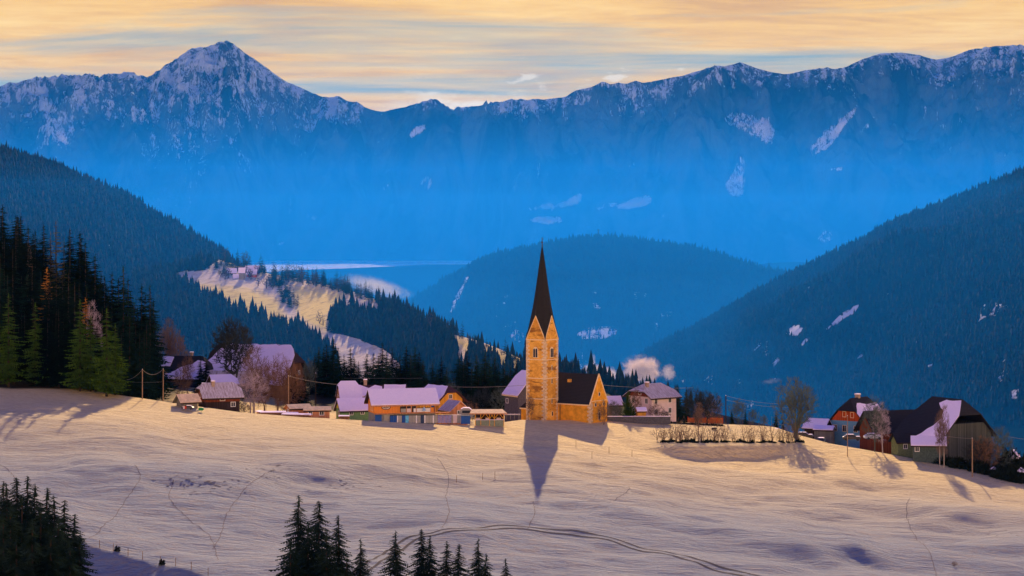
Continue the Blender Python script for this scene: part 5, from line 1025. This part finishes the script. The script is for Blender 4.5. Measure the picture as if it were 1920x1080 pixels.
# ribbons that follow the ground: wheel tracks and trodden paths
def ribbon(name, pts, wd, m, label, wob=0, lift=.05, seed=0):
    rng = random.Random(seed); P = [Vector(p) for p in pts]; Q = []
    for i in range(len(P) - 1):
        p0, p1_, p2_, p3_ = P[max(i - 1, 0)], P[i], P[i + 1], P[min(i + 2, len(P) - 1)]; n = max(2, int((p2_ - p1_).length / .8))
        for k in range(n):
            t = k / n; Q.append(.5 * ((2 * p1_) + (p2_ - p0) * t + (2 * p0 - 5 * p1_ + 4 * p2_ - p3_) * t * t + (3 * p1_ - p0 - 3 * p2_ + p3_) * t ** 3))
    Q.append(P[-1])
    if wob: Q = [q + Vector((rng.uniform(-wob, wob), rng.uniform(-wob, wob))) for q in Q]
    M = MB(); vs = []
    for i, q in enumerate(Q):
        d = (Q[min(i + 1, len(Q) - 1)] - Q[max(i - 1, 0)]).normalized(); n = Vector((-d.y, d.x)) * wd / 2
        for s in (-1, 1): e = q + n * s; vs.append((e.x, e.y, g(e.x, e.y) + lift))
    M.add(vs, [(2 * i, 2 * i + 2, 2 * i + 3, 2 * i + 1) for i in range(len(Q) - 1)]); o = M.build(name, m); tag(o, label, None, None, 'structure'); return o
TRK = plain('trodden_snow', (.05, .05, .07), .35, 1.5); TRL = plain('light_trodden_snow', (.17, .155, .17), .35, 1.5)
def GP(px, py): X, Y, z = hit(px, py, 250); return (X, Y)
tk = [(640, 1100), (700, 1054), (760, 1018), (820, 1000), (880, 992), (940, 989), (1000, 992), (1080, 1001), (1160, 1016), (1240, 1036), (1320, 1056), (1400, 1079), (1470, 1105)]
A = [Vector(GP(*p)) for p in tk]
for s in (-1, 1):
    q = []
    for i, p in enumerate(A): d = (A[min(i + 1, len(A) - 1)] - A[max(i - 1, 0)]).normalized(); q.append(p + Vector((-d.y, d.x)) * s * 1.0)
    ribbon('wheel_track', q, .55, TRK, 'dark wheel rut curving over the lower snow field', .02)
for i, pl in enumerate([[(252, 872), (262, 900), (232, 945), (200, 980), (168, 1010)], [(325, 900), (318, 935), (350, 970), (395, 1010), (410, 1050)], [(505, 885), (450, 930), (425, 965), (415, 1000), (400, 1030)], [(820, 860), (840, 890), (835, 930), (842, 960), (828, 990)], [(1000, 940), (1002, 965), (990, 992)], [(1706, 935), (1700, 960), (1712, 1000), (1745, 1040), (1760, 1090)],
                        [(0, 872), (18, 885), (28, 900)], [(1135, 905), (1180, 915), (1150, 940)], [(645, 900), (740, 896), (830, 900), (905, 904), (930, 900)], [(1200, 843), (1240, 838), (1262, 830)]]):
    ribbon('footpath', [Vector(GP(*p)) for p in pl], .13, TRL, None, .12, .05, i)
sp_ = MB(); rng = random.Random(3)
for cx_, cy_, n, sx_, sy_ in ((400, 905, 42, 60, 5), (640, 772 + 140, 18, 30, 6), (1880, 1000, 12, 30, 5), (1840, 902, 14, 30, 3), (380, 918, 24, 50, 6), (1240, 815, 12, 20, 4), (500, 882, 20, 30, 4)):
    for k in range(n):
        X, Y = GP(cx_ + rng.gauss(0, sx_), cy_ + rng.gauss(0, sy_)); z = g(X, Y) + .05; a, b = rng.uniform(.15, .45), rng.uniform(.1, .25); sp_.add([(X - a, Y - b, z), (X + a * .6, Y - b, z), (X + a, Y + b, z), (X - a * .5, Y + b * 1.2, z)], [(0, 1, 2, 3)])
tag(sp_.build('hoof_prints', TRL), 'scattered dark hoof prints in the snow field', 'tracks', None, 'stuff')
# cars
def car(px, Y, rot, paint, label, snow=True, base_py=None, s=1.0, van=False):
    X = U(px) * Y; z = g(X, Y) if base_py is None else -V(base_py) * Y; r_ = empty('parked_car', (X, Y, z), R(rot)); tag(r_, label, 'car'); r_.scale = (s, s, s)
    pr = [(-2.1, .35), (2.1, .35), (2.15, .75), (1.9, .92), (1.0, 1.0), (.45, 1.42), (-1.2 if not van else -1.9, 1.46 if not van else 1.7), (-1.85 if not van else -2.1, 1.0), (-2.15, .85)]; n = len(pr)
    def ex(pr, y0, y1, tap=.0): return [(x, y0 + tap * max(0, z - .95), z) for x, z in pr] + [(x, y1 - tap * max(0, z - .95), z) for x, z in pr], [tuple(range(n)), tuple(range(n, 2 * n))[::-1]] + [(i, n + i, n + (i + 1) % n, (i + 1) % n) for i in range(n)]
    MB().add(*ex(pr, -.85, .85, .28)).build('body', paint, r_)
    bx(r_, 'side_window', GLASS, -1.2, .35, -.80, -.70, 1.02, 1.34); bx(r_, 'side_window', GLASS, -1.2, .35, .70, .80, 1.02, 1.34)
    MB().add([(1.02, -.66, 1.02), (1.02, .66, 1.02), (.50, .56, 1.41), (.50, -.56, 1.41)], [(0, 1, 2, 3)]).build('windscreen', GLASS, r_)
    for x in (-1.35, 1.35):
        for y in (-.86, .74): w_ = MB().tube([(x, y, .33), (x, y + .12, .33)], .33, 14).build('wheel', METAL, r_)
    if snow: bx(r_, 'snow_cover', RSNOW, -1.25, .4, -.6, .6, 1.46, 1.54); bx(r_, 'snow_cover', RSNOW, 1.05, 1.9, -.7, .7, 1.0, 1.05)
    return r_
SILV = plain('grey_car_paint', (.20, .21, .23), .1, rough=.3, spec=.5); BLK = plain('black_car_paint', (.03, .03, .035), .1, rough=.3, spec=.5); WHC = plain('white_car_paint', (.6, .6, .62), .1, rough=.3, spec=.5); GRC = plain('green_plastic', (.03, .25, .08), .1, rough=.4)
car(1456, 578, -12, SILV, 'grey snow-dusted car left of the big fan-shaped bare tree', base_py=815); car(1508, 580, -10, BLK, 'dark car right behind the stems of the fan-shaped bare tree', base_py=822)
car(1597, 574, -4, BLK, 'black estate car in front of the blue ground floor', base_py=826); car(1637, 572, 8, WHC, 'snow covered white car parked under the brown timber wing', base_py=824); car(1540, 572, 75, BLK, 'small dark tractor-like car with snowy bonnet beside the snow-roofed shed', base_py=832)
car(352, 534, 170, BLK, 'small dark car with snow on it in front of the open plank shed', base_py=768, s=.62); 
o = empty('barrel', (U(377) * 534, 534, -V(769.5) * 534)); tag(o, 'green barrel lying beside the open plank shed', 'barrel'); MB().tube([(-.55, 0, .3), (-.3, 0, .3), (.3, 0, .3), (.55, 0, .3)], [.26, .33, .33, .26], 12).build('body', GRC, o)
for i, x in enumerate((345, 348)): 
    o = empty('crate', (U(x) * 533.6, 533.6, -V(767) * 533.6)); tag(o, ['pink crate on the ground before the open plank shed', 'dark red crate next to the pink one before the plank shed'][i], 'crate'); bx(o, 'box', [PINK, RED][i], -.2, .2, -.2, .2, 0, .7); bx(o, 'rim', DKWOOD, -.23, .23, -.23, .23, .71, .77)
# stacked timber with snow on it
LOGE = plain('log_ends', (.50, .24, .09), .4, 5); LOG = plain('log_bark', (.22, .11, .05), .4, 3)
def logpile(px, py, Y, rot, L, rows, cols_, r, label):
    o = empty('log_pile', (U(px) * Y, Y, -V(py) * Y), R(rot)); tag(o, label, 'log pile'); rng = random.Random(int(px)); 
    for j in range(rows):
        for i in range(cols_ - j): 
            y = (i + j * .5 - cols_ / 2) * r * 2; dx = rng.uniform(-.2, .2); MB().tube([(-L / 2 + dx, y, r + j * r * 1.75), (L / 2 + dx, y, r + j * r * 1.75)], r * rng.uniform(.85, 1), 7).build('log', LOGE if i % 2 else LOG, o)
    t = r * 2 + (rows - 1) * r * 1.75; MB().slab([[(-L / 2 - .2, -cols_ * r * .7, t + .02), (L / 2 + .2, -cols_ * r * .7, t - .1), (L / 2 + .1, cols_ * r * .6, t + .15), (-L / 2, cols_ * r * .6, t + .2)]], .12).build('snow_cover', RSNOW, o)
logpile(487, 782, 551, 80, 3.6, 3, 4, .24, 'stack of sawn logs with snow on top below the birch'); logpile(512, 784, 549, 14, 5.6, 4, 4, .2, 'long stack of orange timber with snow on top before the sloping hut'); logpile(556, 784, 547, -8, 6.5, 3, 4, .17, 'low pile of long timber with snow in front of the joined hut'); logpile(538, 782, 551, -4, 5.0, 3, 3, .18, 'timber pile with snow between the two huts and the field'); logpile(645, 786, 550, 4, 2.2, 2, 4, .2, 'little snowy wood pile in front of the green house')
# orange netting and garden walls
nf = empty('netting_fence', (U(1322) * 590, 590, -V(794) * 590), R(-4)); tag(nf, 'orange netting fence in the garden behind the dense bare trees', 'fence'); bx(nf, 'net', plain('orange_net', (.42, .13, .04), .4, 3), -4.2, 4.4, -.03, .03, -.6, 1.4)
for i in range(7): bx(nf, 'post', RED, -4.25 + i * 1.42, -4.17 + i * 1.42, -.1, -.04, -.8, 1.7)
gw = empty('garden_wall', (U(1090) * 569, 569, -V(784) * 569), R(1)); tag(gw, 'low dark garden wall running right from the church', 'wall'); bx(gw, 'masonry', plain('dark_masonry', (.10, .10, .11), .3), 0, 21, -.2, .2, -1.5, .35); bx(gw, 'snow_cap', RSNOW, 0, 21, -.22, .22, .36, .46)
wb = empty('water_trough', (U(1339) * 566, 566, g(U(1339) * 566, 566))); tag(wb, 'dark water trough standing in the snowy garden', 'trough'); bx(wb, 'basin', METAL, -.6, .6, -.3, .3, .1, .6); bx(wb, 'foot', METAL, -.5, -.35, -.25, .25, -.3, .1); bx(wb, 'foot', METAL, .35, .5, -.25, .25, -.3, .1)
bf = empty('wooden_fence', (U(955) * 566, 566, -V(781) * 566), R(2)); tag(bf, 'low snow-topped wooden fence between the kiosk and the church', 'fence')
for i in range(5): bx(bf, 'post', GREYWOOD, -1.8 + i, -1.68 + i, -.06, .06, -.8, .8)
bx(bf, 'rail', GREYWOOD, -2, 2.6, -.1, -.06, .3, .5); bx(bf, 'snow_cap', RSNOW, -2, 2.6, -.12, .0, .5, .6)
# smoke and mist drifting out of the valley
def puff(name, px, py, Y, rx, rz, dens, color, label, sc_=1.6, seed=0, tilt=0):
    """a drifting cloud: ragged noise that thins out towards the rim of an ellipsoid"""
    M = MB(); n1, n2 = 20, 12
    for j in range(n2 + 1):
        for i in range(n1): a, c = 6.283 * i / n1, math.pi * j / n2; M.v.append((math.cos(a) * math.sin(c), math.sin(a) * math.sin(c), math.cos(c)))
    for j in range(n2):
        for i in range(n1): M.f.append((j * n1 + i, (j + 1) * n1 + i, (j + 1) * n1 + (i + 1) % n1, j * n1 + (i + 1) % n1)); M.m.append(0)
    m = bpy.data.materials.new(name + '_air'); m.use_nodes = True; t = NT(m.node_tree); p = t.node('ShaderNodeTexCoord').outputs['Object']
    r = t.node('ShaderNodeVectorMath', {0: p}, operation='LENGTH').outputs['Value']
    n = t.noise(t.mapping(p, (rx / rz, rx / rz, 1), loc=(seed, seed, 0)), sc_ * 1.4, 8, .66, .8)
    q = t.math('SUBTRACT', t.math('MULTIPLY', n, 2.2), t.math('ADD', t.math('MULTIPLY', t.math('POWER', r, 1.6), .95), .42))
    v = t.node('ShaderNodeVolumePrincipled', {'Color': color, 'Density': t.math('MULTIPLY', t.step(q, .0, .6), dens), 'Anisotropy': .4}); t.node('ShaderNodeOutputMaterial', {1: v.outputs[0]})
    o = M.build(name, m); o.location = at(px, py, Y); o.scale = (rx * Y / FPX, rx * Y / FPX * .7, rz * Y / FPX); o.rotation_euler = (0, R(tilt), 0); tag(o, label, name, None, 'stuff'); return o
puff('smoke', 1204, 694, 3400, 46, 34, .085, (1, .80, .70), 'bright pink smoke cloud drifting behind the pink house', 1.5, 1)
puff('smoke', 1254, 699, 3500, 18, 20, .05, (1, .88, .88), 'small pale smoke puff right of the bright smoke cloud', 1.4, 2)
puff('smoke', 1128, 698, 3300, 46, 17, .06, (1, .86, .80), 'low smoke trail just right of the church spire base', 1.4, 3, 12)
puff('smoke', 1112, 680, 3300, 6, 22, .08, (1, .86, .80), 'thin rising smoke thread right of the church tower', 1.2, 4)
puff('smoke', 1446, 715, 3000, 26, 7, .004, (1, .85, .95), 'faint pinkish wisp left of the big bare tree', 1.3, 5, -8)
puff('mist', 705, 538, 6500, 84, 22, .008, (1, .86, .50), 'glowing golden mist rising behind the meadow spur', 1.5, 7, 14)
# ------------------------------------------------------------ air
def volmat(name, color, dens, aniso, absc=(0, 0, 0)):
    m = bpy.data.materials.new(name); m.use_nodes = True; t = NT(m.node_tree)
    v = t.node('ShaderNodeVolumePrincipled', {'Color': color, 'Density': dens, 'Anisotropy': aniso, 'Absorption Color': absc})
    t.node('ShaderNodeOutputMaterial', {1: v.outputs[0]}); return m
hz = MB().box(-16000, 16000, -600, 31000, -700, 1680).build('haze', volmat('haze_air', HAZE_C, HAZE_D, HAZE_G)); tag(hz, kind='stuff', label='thin blue mountain haze filling the valley air', cat='haze')
vh = MB().box(-15500, 15500, 6200, 30000, -690, MIST_TOP).build('valley_haze', volmat('valley_haze_air', MIST_C, MIST_D, HAZE_G)); tag(vh, kind='stuff', label='denser blue haze lying low in the far valley', cat='haze')
for nm, top, dn, y0, y1, lb in (('valley_mist', -210, 7.5e-5, 900, 9500, 'pale blue mist lying on the bottom of the side valley'), ('slope_haze', 40, 5.2e-5, 1300, 9600, 'thin blue haze between the village and the wooded hills'), ('upper_slope_haze', 260, 2.4e-5, 1600, 9700, 'faintest haze in front of the upper wooded slopes')):
    tag(MB().box(-3000, 4000, y0, y1, -480 + dn * 1e4, top).build(nm, volmat(nm + '_air', (.01, .25, 1), dn, HAZE_G)), kind='stuff', label=lb, cat='mist')
